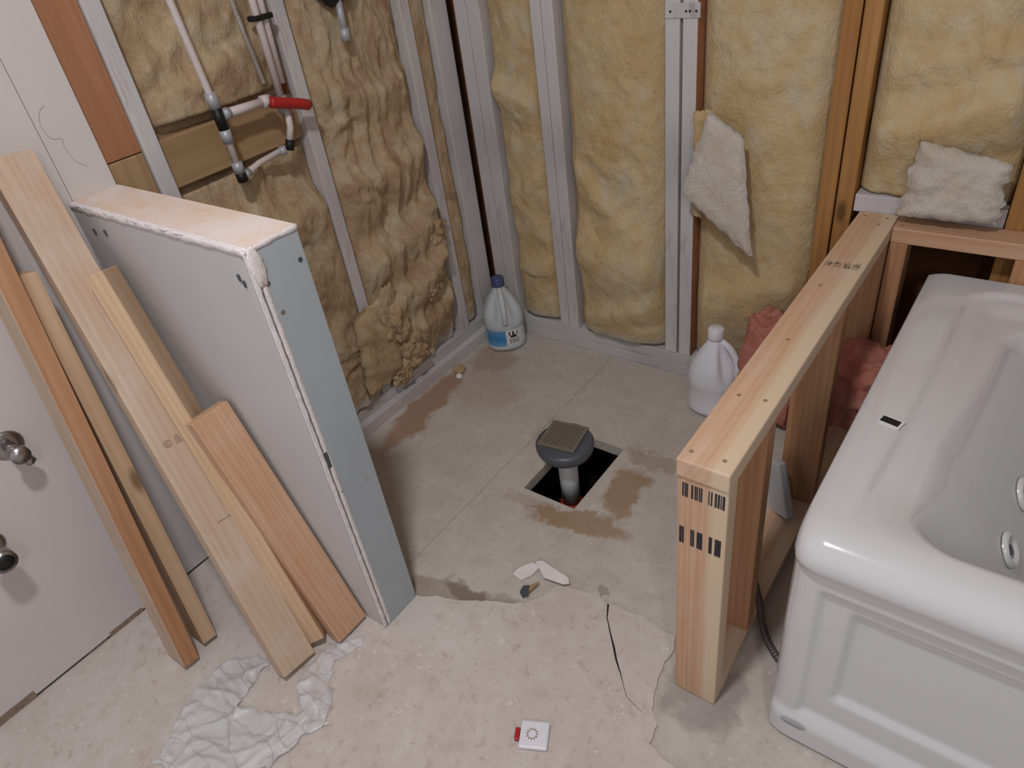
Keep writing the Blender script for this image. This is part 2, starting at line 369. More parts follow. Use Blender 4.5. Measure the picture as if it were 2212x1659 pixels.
# ------------------------------------------------------------------ room shell
def slab():
    bm = bmesh.new(); x0, x1, y0, y1 = -1.005, -0.832, 1.122, 1.405; X0, X1, Y0, Y1 = -1.80, 1.70, -1.40, 1.98
    for a in (((X0, Y0), (X1, y0)), ((X0, y1), (X1, Y1)), ((X0, y0), (x0, y1)), ((x1, y0), (X1, y1))):
        abox(bm, (a[0][0], a[0][1], -0.035), (a[1][0], a[1][1], 0))
    bmesh.ops.remove_doubles(bm, verts=bm.verts, dist=1e-5)
    return bm
tag(link('floor', slab(), M['floor']), kind='structure', label='rough grey concrete slab with a rectangular drain cut-out', cat='floor')
bm = bmesh.new()
x0, x1, y0, y1 = -1.16, -0.67, 0.95, 1.57
abox(bm, (x0, y0, -0.50), (x1, y1, -0.46)); abox(bm, (x0 - .03, y0, -0.50), (x0, y1, -0.0355)); abox(bm, (x1, y0, -0.50), (x1 + .03, y1, -0.0355)); abox(bm, (x0, y0 - .03, -0.50), (x1, y0, -0.0355)); abox(bm, (x0, y1, -0.50), (x1, y1 + .03, -0.0355))
tag(link('trim_1', bm, M['soil']), kind='structure', label='dark dug-out soil pit under the floor cut-out', cat='pit')
tag(boxo('wall_left', (-1.80, -1.40, 0), (-1.735, 1.98, H), M['sheath']), kind='structure', label='dark sheathing behind the studs of the left wall', cat='wall')
tag(boxo('wall_back', (-1.735, 1.93, 0), (1.70, 1.98, H), M['sheath']), kind='structure', label='dark sheathing behind the studs of the back wall', cat='wall')
tag(boxo('wall_right', (1.62, -1.40, 0), (1.70, 1.93, H), M['wallpaint']), kind='structure', label='plain wall beyond the bathtub', cat='wall')
tag(boxo('ceiling', (-1.80, -1.40, H), (1.70, 1.98, H + 0.05), M['ceil']), kind='structure', label='plain white ceiling', cat='ceiling')

# thin irregular layer of dusty levelling compound on the near floor, with its crack
def topping():
    edge = [(-1.626, 0.60), (-1.3, 0.64), (-1.02, 0.668), (-0.975, 0.69), (-0.91, 0.715), (-0.84, 0.755), (-0.80, 0.77), (-0.765, 0.79), (-0.74, 0.83), (-0.73, 0.872), (-0.70, 0.885), (-0.66, 0.894), (-0.63, 0.905), (-0.597, 0.893)]
    crack_l = [(-0.574, 0.857), (-0.547, 0.825), (-0.522, 0.797), (-0.500, 0.770), (-0.477, 0.748), (-0.457, 0.726), (-0.440, 0.708)]
    edge2 = [(-0.585, 0.902), (-0.55, 0.897), (-0.50, 0.905), (-0.45, 0.893), (-0.418, 0.895), (-0.404, 0.862), (-0.408, 0.809), (-0.398, 0.762), (-0.381, 0.71), (-0.360, 0.687), (-0.352, 0.646), (-0.313, 0.632), (-0.273, 0.628), (-0.1, 0.55), (0.3, 0.5), (1.0, 0.45), (1.6, 0.4), (1.6, -1.38), (-1.626, -1.38)]
    def rough(pts, amp=0.006):
        out = []
        for a, b in zip(pts, pts[1:]):
            a = Vector((*a, 0)); b = Vector((*b, 0)); n = max(1, int((b - a).length / 0.012)) if (b - a).length < 0.5 else 1
            for k in range(n):
                p = a.lerp(b, k / n); q = p * 60; out.append((p.x + amp * noise.noise(q), p.y + amp * noise.noise(q + Vector((9, 9, 9)))))
        out.append(pts[-1]); return out
    loop = rough(edge) + rough(edge2[:15], 0.006)[1:] + edge2[15:]
    bm = bmesh.new(); h = 0.007
    vs = [bm.verts.new((x, y, h)) for x, y in loop]; es = [bm.edges.new((vs[i], vs[(i + 1) % len(vs)])) for i in range(len(vs))]
    bmesh.ops.triangle_fill(bm, edges=es, use_beauty=True)
    bot = [bm.verts.new((x, y, 0.0005)) for x, y in loop]
    for i in range(len(vs)):
        j = (i + 1) % len(vs); bm.faces.new((vs[i], vs[j], bot[j], bot[i]))
    return bm
tag(link('trim_2', topping(), M['topping']), kind='structure', label='pale dusty skim layer on the near floor with a cracked edge', cat='floor covering')
bm = bmesh.new(); ck = [(-0.590, 0.890), (-0.574, 0.857), (-0.547, 0.825), (-0.522, 0.797), (-0.500, 0.770), (-0.477, 0.748), (-0.457, 0.726), (-0.440, 0.708), (-0.418, 0.700), (-0.396, 0.695)]
for i, (a, b) in enumerate(zip(ck, ck[1:])):
    w0 = 0.0022 * (1 - i / 10) * (1 + .5 * math.sin(i * 5)); w1 = 0.0022 * (1 - (i + 1) / 10) * (1 + .5 * math.sin(i * 5 + 5)); bm.faces.new([bm.verts.new(p) for p in ((a[0] - w0, a[1], 0.0076), (a[0] + w0, a[1] + w0, 0.0076), (b[0] + w1, b[1] + w1, 0.0076), (b[0] - w1, b[1], 0.0076))])
tag(link('trim_3', bm, M['dark']), kind='structure', label='dark hairline crack in the skim layer', cat='crack')

# ------------------------------------------------------------------ left stud wall
def painted(name, a, b, axis, label, cat, parent=None, group=None, mat='paint_wood'):
    o = hstud(name, a, b, axis, M[mat], parent)
    if label: tag(o, label, cat, group)
    return o
painted('sill_plate', (XA - .089, 0.668, 0), (XA + 0.026, 1.93, 0.042), 1, 'white-sprayed lower sill plate on the slab under the left studs', 'sill plate')
painted('bottom_plate', (XA - .089, -1.39, 0.0425), (XA, 1.93, 0.082), 1, 'white-sprayed bottom plate stacked on the left wall sill', 'bottom plate')
painted('sill_plate', (XA + .027, YB, 0), (1.61, YB + .089, 0.040), 0, 'white-sprayed lower sill plate on the slab along the back wall', 'sill plate')
painted('bottom_plate', (XA + .001, YB, 0.0405), (1.61, YB + .089, 0.082), 0, 'white-sprayed bottom plate stacked on the back wall sill', 'bottom plate')
def vstudA(y0, y1, label, mat='paint_wood', side=None):
    return painted('wall_stud', (XA - .089, y0, 0.083), (XA, y1, H - .001), 2, label, 'stud', mat=mat)
vstudA(0.757, 0.797, 'white-sprayed stud rising behind the half wall, right of the bare red-brown board')
def stud_composite(name, a, b, label, side_mat, side):
    """stud whose room edge is overspray-painted while one wide face is bare"""
    o = hstud(name, a, b, 2, M['paint_wood']); o.data.materials.append(M[side_mat])
    ax = 0 if side[0] in 'x' else 1; sg = 1 if side[1] == '+' else -1
    mw = o.matrix_world.to_3x3()
    for p in o.data.polygons:
        n = mw @ p.normal
        if n[ax] * sg > 0.7: p.material_index = 1
    return tag(o, label, 'stud')
stud_composite('wall_stud', (XA - .089, 1.197, 0.083), (XA, 1.236, H - .001), 'white-sprayed stud behind the red valve lever and the clamped white pipes', 'half_paint', 'y-')
vstudA(1.628, 1.668, 'slim white-sprayed stud on the left wall just short of the corner')
# corner assembly
painted('corner_stud', (XA - .089, 1.752, 0.083), (XA, 1.829, H - .001), 2, 'wide white-sprayed stud on the left wall right at the room corner', 'stud')
hb = painted('corner_stud', (XA + .010, YB + .016, 0.083), (XA + .022, YB + .089, H - .001), 2, 'thin bare red-brown stud wedged in the dark gap of the room corner', 'stud', mat='red_stud')
painted('corner_stud', (XA + .027, YB, 0.083), (XA + .072, YB + .089, H - .001), 2, 'white-sprayed corner stud on the back wall, its left half', 'stud')
painted('corner_stud', (XA + .0745, YB, 0.083), (XA + .124, YB + .089, H - .001), 2, 'white-sprayed corner stud on the back wall, its right half beside the batt', 'stud')
# flat backing boards beside the drywall
tag(hstud('backing_board', (XA - .045, 0.650, 1.056), (XA - .008, 0.755, H - .001), 2, M['red_stud']), 'bare red-brown backing board laid flat between the drywall edge and the white stud', 'board')
tag(hstud('backing_board', (XA - .045, 0.650, 0.083), (XA - .008, 0.755, 1.054), 2, M['block_wood']), 'lower tan backing board below the red-brown one, just above the half wall', 'board')
tag(hstud('blocking', (XA - .058, 0.799, 0.950), (XA - .020, 1.195, 1.062), 1, M['block_wood']), 'tan horizontal blocking board behind the water pipes', 'board')
# finished drywall on the left wall
t0 = boxo('wall_left_drywall', (XA + .001, -1.39, 0.014), (XA + .010, 0.5655, H - .002), M['wallpaint']); t0.name = 'wall_left_panel'
tag(t0, kind='structure', label='white painted drywall on the left wall', cat='wall')
t0 = boxo('wall_left_panel', (XA + .001, 0.5670, 1.002), (XA + .010, 0.664, H - .002), M['wallpaint'])
tag(t0, kind='structure', label='white drywall strip above the half wall', cat='wall')
# dark patches of dirt and mastic in the joint at the drywall's foot
for i, (ya, yb, zh) in enumerate(((-0.12, -0.03, 0.030), (0.16, 0.25, 0.022), (0.10, 0.15, 0.012))):
    boxo('trim_4', (XA + .0102, ya, 0.0075), (XA + .0110, yb, zh), M['ink_pale'])['kind'] = 'structure'
# pencil scribbles on the drywall
def squiggle(pts, r=0.00035):
    bm = bmesh.new(); tube(bm, spline(pts, 6), r, 6); return bm
xw = XA + .0103
b = link('pencil_mark', squiggle([(xw, 0.60, 1.20), (xw, 0.585, 1.19), (xw, 0.577, 1.165), (xw, 0.585, 1.14), (xw, 0.603, 1.135), (xw, 0.600, 1.12), (xw, 0.606, 1.09), (xw, 0.625, 1.07)]), M['ink_pale'])
tag(b, 'faint curly pencil mark on the white drywall above the half wall', 'mark')

# ------------------------------------------------------------------ back stud wall
def studB(x0, x1, label, mat='paint_wood', side=None):
    if side: return stud_composite('wall_stud', (x0, YB, 0.083), (x1, YB + .089, H - .001), label, side, 'x+')
    return painted('wall_stud', (x0, YB, 0.083), (x1, YB + .089, H - .001), 2, label, 'stud', mat=mat)
studB(-1.326, -1.290, 'white-sprayed stud, left half of the first pair on the back wall from the corner')
studB(-1.288, -1.248, 'white-sprayed stud, right half of the first pair on the back wall from the corner')
studB(-0.905, -0.864, 'white-sprayed stud, left half of the pair under the metal strap')
studB(-0.856, -0.815, 'white-sprayed stud with bare orange side, right half of the pair under the metal strap', side='red_stud')
o_ = studB(-0.474, -0.434, 'bare orange stud, left half of the unpainted pair above the knee wall', mat='old_stud')
o_ = studB(-0.430, -0.390, 'bare orange stud, right half of the unpainted pair above the knee wall', mat='old_stud')
studB(-0.062, -0.022, 'bare brown stud at the right edge behind the bathtub', mat='old_stud')
for bm_y in (0,):
    bm = bmesh.new(); abox(bm, (-0.903, YB - .0035, 1.104), (-0.808, YB - .0008, 1.139), 0.0008)
    st = empty('metal_strap', (-0.857, YB - .002, 1.12)); tag(st, 'white-sprayed perforated metal strap nailed across a stud pair', 'strap')
    link('plate', bm, M['zinc'] if False else M['paint_wood'], st)
    for x in (-0.888, -0.845, -0.835, -0.818):
        bm = bmesh.new(); tube(bm, [(x, YB - .0052, 1.120), (x, YB - .0036, 1.120)], 0.0028, 12); link('nail_hole', bm, M['dark'], st)

painted('blocking', (-0.387, YB + .001, 0.655), (-0.064, YB + .088, 0.700), 0, 'white-sprayed horizontal block between studs just above the bathtub frame', 'board')
# ------------------------------------------------------------------ insulation
def batt(name, axis, u0, u1, z0, z1, base, back, amp, seed, mat, label, folds=(), group=None, stretch=(1, 0.55), step=0.0075, ragged=0.0, bulge=0.02, streak=0.0, clamp=None, ridge=0.2, low=None, edge=0.02):
    base0 = base
    """axis 'A': on the left wall (u = y, out = +x); 'B': on the back wall (u = x, out = -y)"""
    nu = max(8, int((u1 - u0) / step)); nz = int((z1 - z0) / step); bm = bmesh.new(); G = []
    for j in range(nz + 1):
        row = []
        for i in range(nu + 1):
            s = i / nu; u = u0 + (u1 - u0) * s; z = z0 + (z1 - z0) * j / nz
            p = (u * stretch[0] * 6 + seed, z * stretch[1] * 6, seed * 1.7)
            wpx = noise.noise(Vector((u * 7 + seed, z * 7, 0))) * 0.8
            f = fbm((p[0] + wpx, p[1] + wpx, p[2]), 4, 0.55)
            base = base0 + (low[1] * sstep(low[0] + .03, low[0] - .05, z) if low else 0)
            r = 1 - abs(noise.noise(Vector((u * 9 + seed * 3 + wpx, z * 5.5, 5 + wpx)))) * 2.6
            f2 = fbm((u * 42 + seed, z * 26, 2), 3, 0.6)
            d = base + amp * (f * 0.9 + ridge * r) + amp * 0.16 * f2 + streak * fbm((u * 34 + seed + wpx, z * 7 + wpx, seed), 4, 0.6) + bulge * math.sin(math.pi * s) ** 0.7
            for (zf, slope, depth, width) in folds:
                q = (z - zf - slope * (s - 0.5) - 0.03 * noise.noise(Vector((u * 8, seed, 0)))) / width
                d += depth * (math.exp(-q * q) if q < 0 else math.exp(-q * q * 5)) 
            if clamp and clamp[0] < z < clamp[1]: d = min(d, clamp[2])
            e = min(s, 1 - s, 1.0); ed = min(1, e * 9); d = d * ed ** 0.5 + (base - edge - (.024 if low and z > .94 else 0)) * (1 - ed ** 0.5)
            if ragged and j < 12: d -= ragged * (1 - j / 12) * (0.5 + noise.noise(Vector((u * 22, seed, 1))))
            uu = u
            zz = z + (0.03 * noise.noise(Vector((u * 15, seed, 4))) * max(0, 1 - j / 10) if ragged else 0)
            row.append(bm.verts.new((XA + d, uu, zz) if axis == 'A' else (uu, YB - d, zz)))
        G.append(row)
    for j in range(nz):
        for i in range(nu): bm.faces.new((G[j][i], G[j][i + 1], G[j + 1][i + 1], G[j + 1][i]))
    # closed back
    def bk(v):
        return bm.verts.new((XA - back, v.co.y, v.co.z) if axis == 'A' else (v.co.x, YB + back, v.co.z))
    rim = G[0] + [r[-1] for r in G[1:]] + G[-1][-2::-1] + [r[0] for r in G[-2:0:-1]]
    br = [bk(v) for v in rim]
    for i in range(len(rim)):
        j = (i + 1) % len(rim); bm.faces.new((rim[i], br[i], br[j], rim[j]))
    bm.faces.new(br)
    return tag(link(name, bm, mat, None, True), label, 'insulation', group)
ZT = 2.30
batt('insulation_batt', 'A', 0.800, 1.194, 0.09, ZT, -0.036, 0.085, 0.020, 3.1, M['ins_t'], 'crumpled pale yellow insulation behind the water pipes', folds=((1.16, .1, .016, .07), (1.28, .2, .012, .06), (0.80, -.05, .02, .08)), stretch=(.9, .7), bulge=0.012, streak=.005, clamp=(.93, 1.085, -.062), low=(.80, .034), edge=.004)
batt('insulation_batt', 'A', 1.240, 1.626, 0.085, ZT, -0.020, 0.085, 0.018, 8.4, M['ins_t'], 'shredded tan insulation sagging in layers between the handle stud and the corner', folds=((0.56, .10, .05, .11), (0.40, .13, .06, .10), (0.24, .08, .045, .09), (0.78, .05, .040, .10), (1.02, -.05, .02, .06)), stretch=(1.2, .6), ragged=0.03, streak=.012, ridge=.1)
batt('insulation_batt', 'A', 1.671, 1.749, 0.095, ZT, -0.020, 0.085, 0.010, 12.2, M['ins_t'], 'narrow strip of tan insulation beside the room corner', bulge=0.01, streak=.005)
batt('insulation_batt', 'B', -1.509, -1.330, 0.095, ZT, -0.024, 0.085, 0.014, 21.0, M['ins_y'], 'narrow golden batt between the room corner and the first back stud pair', folds=((0.90, -.08, .035, .06), (0.60, .1, .012, .08), (0.30, .05, .016, .06)), bulge=0.02, ridge=.12)
batt('insulation_batt', 'B', -1.240, -0.908, 0.095, ZT, -0.020, 0.085, 0.014, 33.7, M['ins_y'], 'wide buckled yellow batt in the middle bay of the back wall', folds=((0.40, -.10, .045, .16), (0.56, -.30, .022, .08), (.20, .1, .02, .08)), bulge=0.038, stretch=(.6, .4), ridge=.1)
batt('insulation_batt', 'B', -0.812, -0.477, 0.095, ZT, -0.024, 0.085, 0.010, 47.9, M['ins_y'], 'yellow batt behind the torn hanging flap', folds=((0.36, .1, .022, .10), (0.80, .2, .008, .08)), bulge=0.022, stretch=(.6, .4), ridge=.08)
batt('insulation_batt', 'B', -0.387, -0.065, 0.705, ZT, -0.022, 0.085, 0.014, 58.3, M['ins_y'], 'yellow batt at the right, behind the bathtub frame', folds=((0.90, .10, .04, .09), (1.02, .05, .012, .06)), bulge=0.022, ridge=.12)
batt('insulation_batt', 'B', -0.018, 0.40, 0.705, ZT, -0.020, 0.085, 0.014, 68.3, M['ins_y'], 'yellow batt beyond the brown stud at the right edge', bulge=0.02)
# pulled-out tufts lying on the left wall's batt
def sheet(name, pts, thick, mat, label, cat='insulation', seed=0.0, amp=0.012, n=26, normal=(0, -1, 0), curl=0.0):
    """soft thick flap: quad given by 4 corner points (ccw), displaced and closed"""
    A, B, C_, D = [Vector(p) for p in pts]; bm = bmesh.new(); N = Vector(normal); F = []; K = []
    for j in range(n + 1):
        fr = []; kr = []
        for i in range(n + 1):
            s = i / n; t_ = j / n
            s2 = s + 0.03 * noise.noise(Vector((t_ * 9, seed, 1))) * (1 if 0.02 < s < 0.98 else 2.0); t2 = t_ + 0.03 * noise.noise(Vector((s * 9, seed, 7)))
            p = A.lerp(B, s2).lerp(D.lerp(C_, s2), t2)
            e = min(s, 1 - s, t_, 1 - t_); ee = min(1, e * 7) ** 0.5
            d = fbm((p.x * 14 + seed, p.z * 14 + p.y * 5, seed), 4, 0.55) * amp
            cv = curl * math.sin(math.pi * t_)
            fr.append(bm.verts.new(p + N * (d + cv + thick * 0.5 * ee))); kr.append(bm.verts.new(p + N * (d * 0.5 + cv - thick * 0.5 * ee)))
        F.append(fr); K.append(kr)
    for j in range(n):
        for i in range(n):
            bm.faces.new((F[j][i], F[j][i + 1], F[j + 1][i + 1], F[j + 1][i])); bm.faces.new((K[j][i], K[j + 1][i], K[j + 1][i + 1], K[j][i + 1]))
    fr = F[0] + [r[-1] for r in F[1:]] + F[-1][-2::-1] + [r[0] for r in F[-2:0:-1]]; kr = K[0] + [r[-1] for r in K[1:]] + K[-1][-2::-1] + [r[0] for r in K[-2:0:-1]]
    for i in range(len(fr)):
        j = (i + 1) % len(fr); bm.faces.new((fr[i], kr[i], kr[j], fr[j]))
    return tag(link(name, bm, mat, None, True), label, cat)
# torn white flap hanging at the strapped studs
sheet('insulation_flap', [(-0.812, 1.742, 0.680), (-0.600, 1.742, 0.520), (-0.655, 1.762, 0.845), (-0.752, 1.765, 0.900)], 0.030, M['ins_w'], 'torn whitish insulation flap hanging diagonally beside the strapped stud pair', seed=2.2, amp=0.004)
sheet('insulation_flap', [(-0.795, 1.785, 0.60), (-0.772, 1.785, 0.60), (-0.745, 1.790, 0.90), (-0.800, 1.790, 0.89)], 0.02, M['ins_y'], 'ragged yellow edge tucked behind the torn white flap', seed=6.2, amp=0.01)
sheet('insulation_flap', [(-0.280, 1.785, 0.676), (-0.075, 1.785, 0.684), (-0.078, 1.785, 0.822), (-0.262, 1.790, 0.856)], 0.050, M['ins_w'], 'thick grey-white insulation wad resting on the frame behind the bathtub', seed=4.4, amp=0.009)
sheet('insulation_flap', [(XA + .022, 1.120, 0.12), (XA + .022, 1.285, 0.12), (XA + .020, 1.290, 0.43), (XA + .014, 1.150, 0.40)], 0.045, M['ins_u'], 'ragged tan insulation flap covering the foot of the stud behind the half wall', seed=7.7, amp=0.016, normal=(1, 0, 0))
for k, (y, z, r, h_) in enumerate(((1.34, 0.17, .055, .06), (1.29, 0.33, .06, .10), (1.50, .36, .055, .05), (1.285, .13, .04, .05), (1.56, .52, .05, .05))):
    bm = bmesh.new(); bmesh.ops.create_icosphere(bm, subdivisions=5, radius=1)
    for v in bm.verts:
        q = v.co.copy(); d = 1 + 0.45 * fbm(q * 2.1 + Vector((k * 5, 0, 0)), 4, .6); v.co = Vector((q.x * r * .75 * d, q.y * r * 1.1 * d, q.z * h_ * d))
    labs = ['loose tan insulation tuft low on the left wall above its sill', 'drooping tan insulation tuft beside the half wall end', 'tan insulation tuft bulging under the lowest fold on the left wall', 'small tan tuft touching the left sill next to the half wall', 'rounded tan tuft near the slim stud of the left wall']
    tag(link('insulation_tuft', bm, M['ins_u'], None, True, Matrix.Translation((XA + .012, y, z))), labs[k], 'insulation')
# pink batt pieces behind and inside the knee wall
def wad(name, c, s, mat, label, seed, rot=0.0):
    bm = bmesh.new(); bmesh.ops.create_cube(bm, size=2.0); bmesh.ops.subdivide_edges(bm, edges=bm.edges, cuts=26, use_grid_fill=True)
    for v in bm.verts:
        q = v.co.copy(); n_ = q.normalized(); q = q.lerp(n_ * 1.1, 0.35); d = 1 + 0.16 * fbm(q * 1.8 + Vector((seed, 0, 0)), 5, .55); v.co = Vector((q.x * s[0], q.y * s[1], q.z * s[2])) * d
    return tag(link(name, bm, mat, None, True, Matrix.Translation(c) @ Matrix.Rotation(rot, 4, 'Y')), label, 'insulation')
wad('pink_insulation', (-0.515, 1.735, 0.19), (0.085, 0.06, 0.17), M['ins_p'], 'pink insulation wad standing behind the knee wall cap, beside the white jug', 3, 0.1)
wad('pink_insulation', (-0.25, 1.61, 0.30), (0.075, 0.10, 0.085), M['ins_p'], 'pink insulation wad bulging between the knee wall and the tub', 9, -0.1)

# ------------------------------------------------------------------ water pipes on the left wall
xp = -1.60
pp = empty('water_supply_pipes', (xp, 1.0, 0.92)); tag(pp, 'white water pipe loop with grey fittings in front of the tan blocking', 'pipes')
tubeo('riser_pipe', [(xp, 0.905, H - .1), (xp, 0.922, 1.327), (xp, 0.937, 1.12), (xp, 0.940, 1.07), (xp, 0.942, 0.955)], 0.0085, M['pipe_white'], pp)
tubeo('cross_pipe', [(xp, 0.955, 1.082), (xp, 1.070, 1.078)], 0.0105, M['pipe_white'], pp)
tubeo('lower_pipe', [(xp - .005, 0.955, 0.935), (xp - .03, 1.02, 0.94), (xp - .012, 1.105, 0.955)], 0.0075, M['pipe_white'], pp)
tubeo('return_pipe', [(xp, 1.128, 1.045), (xp, 1.122, 1.00), (xp - .004, 1.108, 0.965)], 0.0085, M['pipe_white'], pp)
def fitting(name, a, b, r, mat): return tubeo(name, [a, b], r, mat, pp, 16)
fitting('fitting', (xp, 0.936, 1.135), (xp, 0.939, 1.100), 0.0135, M['fit_grey']); fitting('fitting', (xp, 0.9405, 1.050), (xp, 0.941, 1.020), 0.0135, M['fit_grey'])
tag(fitting('tee', (xp, 0.938, 1.102), (xp, 0.9405, 1.048), 0.0125, M['dark']), 'black tee fitting')
fitting('fitting', (xp, 0.951, 1.082), (xp, 0.968, 1.081), 0.0135, M['fit_grey']); tag(fitting('end_cap', (xp, 1.062, 1.079), (xp, 1.085, 1.078), 0.0145, M['pipe_white']), 'white end cap')
fitting('fitting', (xp, 0.9415, 0.972), (xp, 0.942, 0.946), 0.0135, M['fit_grey']); tag(fitting('elbow', (xp, 0.942, 0.946), (xp, 0.943, 0.924), 0.013, M['dark']), 'black elbow fitting')
fitting('fitting', (xp - .002, 0.952, 0.935), (xp - .010, 0.970, 0.936), 0.011, M['fit_grey']); fitting('elbow', (xp - .003, 1.112, 0.972), (xp - .006, 1.104, 0.948), 0.0115, M['dark']); fitting('fitting', (xp - .008, 1.095, 0.952), (xp - .016, 1.080, 0.950), 0.012, M['fit_grey'])
# red valve with the two pipes strapped to the stud
vp = empty('shutoff_valve', (-1.585, 1.13, 1.06)); tag(vp, 'shut-off valve with long red lever across the white stud', 'valve')
tubeo('handle', spline([(-1.582, 1.074, 1.076), (-1.578, 1.10, 1.068), (-1.578, 1.15, 1.052), (-1.582, 1.182, 1.040)], 5), 0.0135, M['red'], vp)
tubeo('valve_body', [(-1.612, 1.128, 1.075), (-1.612, 1.128, 1.035)], 0.015, M['fit_grey'], vp); tubeo('stem', [(-1.612, 1.128, 1.058), (-1.580, 1.128, 1.058)], 0.006, M['zinc'], vp)
rp = empty('supply_riser', (-1.612, 1.13, 1.2)); tag(rp, 'white water pipe rising along the stud above the red lever', 'pipe')
tubeo('pipe', [(-1.615, 1.128, H - .1), (-1.612, 1.131, 1.29), (-1.612, 1.129, 1.076)], 0.0095, M['pipe_white'], rp)
tubeo('pipe', [(-1.615, 1.152, H - .1), (-1.616, 1.155, 1.29), (-1.618, 1.150, 1.10)], 0.0085, M['pipe_white'], rp)
bm = bmesh.new(); abox(bm, (-1.628, 1.112, 1.246), (-1.598, 1.168, 1.258), 0.003); link('pipe_clamp', bm, M['dark'], rp)
fc = spline([(-1.63, 1.072, H - .1), (-1.625, 1.080, 1.5), (-1.622, 1.084, 1.30), (-1.622, 1.094, 1.18), (-1.622, 1.101, 1.112)], 60)
bm = bmesh.new(); tube(bm, fc, .006, 12, True, [0.0068 if k % 2 else 0.0056 for k in range(len(fc))])
tag(link('metal_conduit', bm, M['zinc'], None, False), 'shiny ribbed metal conduit hanging down between the white pipes', 'conduit')
vb = empty('mixing_valve', (-1.68, 1.38, 1.25)); tag(vb, 'dark mixing valve in the insulation with a short grey stub pipe', 'valve')
bm = bmesh.new(); bmesh.ops.create_icosphere(bm, subdivisions=3, radius=0.055)
for v in bm.verts: v.co = Vector((v.co.x * .6, v.co.y * 1.25, v.co.z)) * (1 + .25 * noise.noise(v.co * 30))
link('valve_body', bm, M['dark'], vb, True, Matrix.Translation((-1.612, 1.385, 1.29)))
tubeo('stub_pipe', [(-1.604, 1.380, 1.245), (-1.600, 1.374, 1.175)], 0.0095, M['fit_grey'], vb); tubeo('end_cap', [(-1.600, 1.374, 1.180), (-1.600, 1.372, 1.150)], 0.0135, M['fit_grey'], vb)

# ------------------------------------------------------------------ half wall with drywall sides
PX1, PY0, PY1, PZ = -1.018, 0.556, 0.668, 1.016; PX0 = XA + 0.0105
hw = empty('half_wall', ((PX0 + PX1) / 2, (PY0 + PY1) / 2, 0.0075)); tag(hw, 'drywalled half wall with bare wooden top, boards leaning against it', 'half wall')
boxo('front_panel', (PX0, PY0, 0.008), (PX1 - .0125, PY0 + .012, PZ - .002), M['greyboard'], hw, 0.001)
boxo('end_panel', (PX1 - .012, PY0 + .010, 0.008), (PX1, PY1 - .002, PZ - .004), M['blueboard'], hw, 0.001)
boxo('back_panel', (PX0, PY1 - .012, 0.008), (PX1 - .0125, PY1, PZ - .004), M['greyboard'], hw, 0.001)
hstud('core_frame', (PX0, PY0 + .0125, 0.008), (PX1 - .0125, PY1 - .0125, PZ - .006), 0, M['cap_wood'], hw)
def capmat():
    t = NT('smeared_wood_cap'); co = t.coord()
    base = t.ramp(t.noise(t.mapv(co, (4, 30, 30)), 1.0, 4, .6), [(0.3, S(216, 190, 168)), (0.7, S(222, 202, 188))])
    sm = t.ramp(t.noise(co, 6, 4, .6), [(0.40, 0.0), (0.62, 1.0)])
    c = t.mix(sm, base, S(224, 212, 208)); t.bump(t.noise(co, 60, 3), .2, .002); return t.set(c, .8, spec=.2)
M['capm'] = capmat()
boxo('top_board', (PX0, PY0 + .003, PZ - .006), (PX1 - .001, PY1 - .001, PZ), M['capm'], hw, 0.001)
def bead(a, b, r, seed, flat=(1, 1, 1)):
    a = Vector(a); b = Vector(b); n = int((b - a).length / 0.008); pts = []; rad = []
    for k in range(n + 1):
        p = a.lerp(b, k / n); pts.append(p); rad.append(r * (1 + 0.35 * noise.noise(p * 35 + Vector((seed, 0, 0))) + .2 * noise.noise(p * 110)))
    bm = bmesh.new(); tube(bm, pts, r, 10, True, rad); return bm
def strip(a, b, wdir, ndir, w0, w1, th, seed, rag=.002):
    """thin ragged ribbon of compound: from a to b, spanning w0..w1 along wdir, standing th proud along ndir"""
    a = Vector(a); b = Vector(b); W = Vector(wdir); N = Vector(ndir); n = int((b - a).length / 0.006); bm = bmesh.new(); L = []
    for k in range(n + 1):
        p = a.lerp(b, k / n); r0 = rag * (noise.noise(p * 45 + Vector((seed, 0, 0))) + .6 * noise.noise(p * 130)); r1 = rag * (noise.noise(p * 45 + Vector((0, seed, 9))) + .6 * noise.noise(p * 130 + Vector((3, 0, 0))))
        t_ = th * (1 + .3 * noise.noise(p * 60))
        q0, q1 = p + W * (w0 + r0), p + W * (w1 + r1)
        L.append([bm.verts.new(x) for x in (q0, q0.lerp(q1, .15) + N * t_, q0.lerp(q1, .85) + N * t_, q1)])
    for u, v in zip(L, L[1:]):
        for i in range(3): bm.faces.new((u[i], u[i + 1], v[i + 1], v[i]))
        bm.faces.new((u[3], u[0], v[0], v[3]))
    bm.faces.new(L[0]); bm.faces.new(L[-1]); return bm
link('compound_edge', strip((PX0 + .002, PY0 + .0005, PZ), (PX1 - .004, PY0 + .0005, PZ), (0, 0, -1), (0, -1, 0), -.001, .013, .0025, 1, .004), M['mud'], hw, True)
link('compound_edge', strip((PX0 + .002, PY0, PZ - .0005), (PX1, PY0, PZ - .0005), (0, 1, 0), (0, 0, 1), -.001, .012, .0012, 5, .004), M['mud'], hw, True)
link('compound_edge', strip((PX1 - .0005, PY0, PZ), (PX1 - .0005, PY1, PZ), (0, 0, -1), (1, 0, 0), -.001, .010, .0020, 2, .003), M['mud'], hw, True)
link('compound_edge', strip((PX1 - .0005, PY0, 0.010), (PX1 - .0005, PY0, PZ - .002), (0, 1, 0), (1, 0, 0), .0094, .0200, .0012, 3, .0014), M['mud'], hw, True)
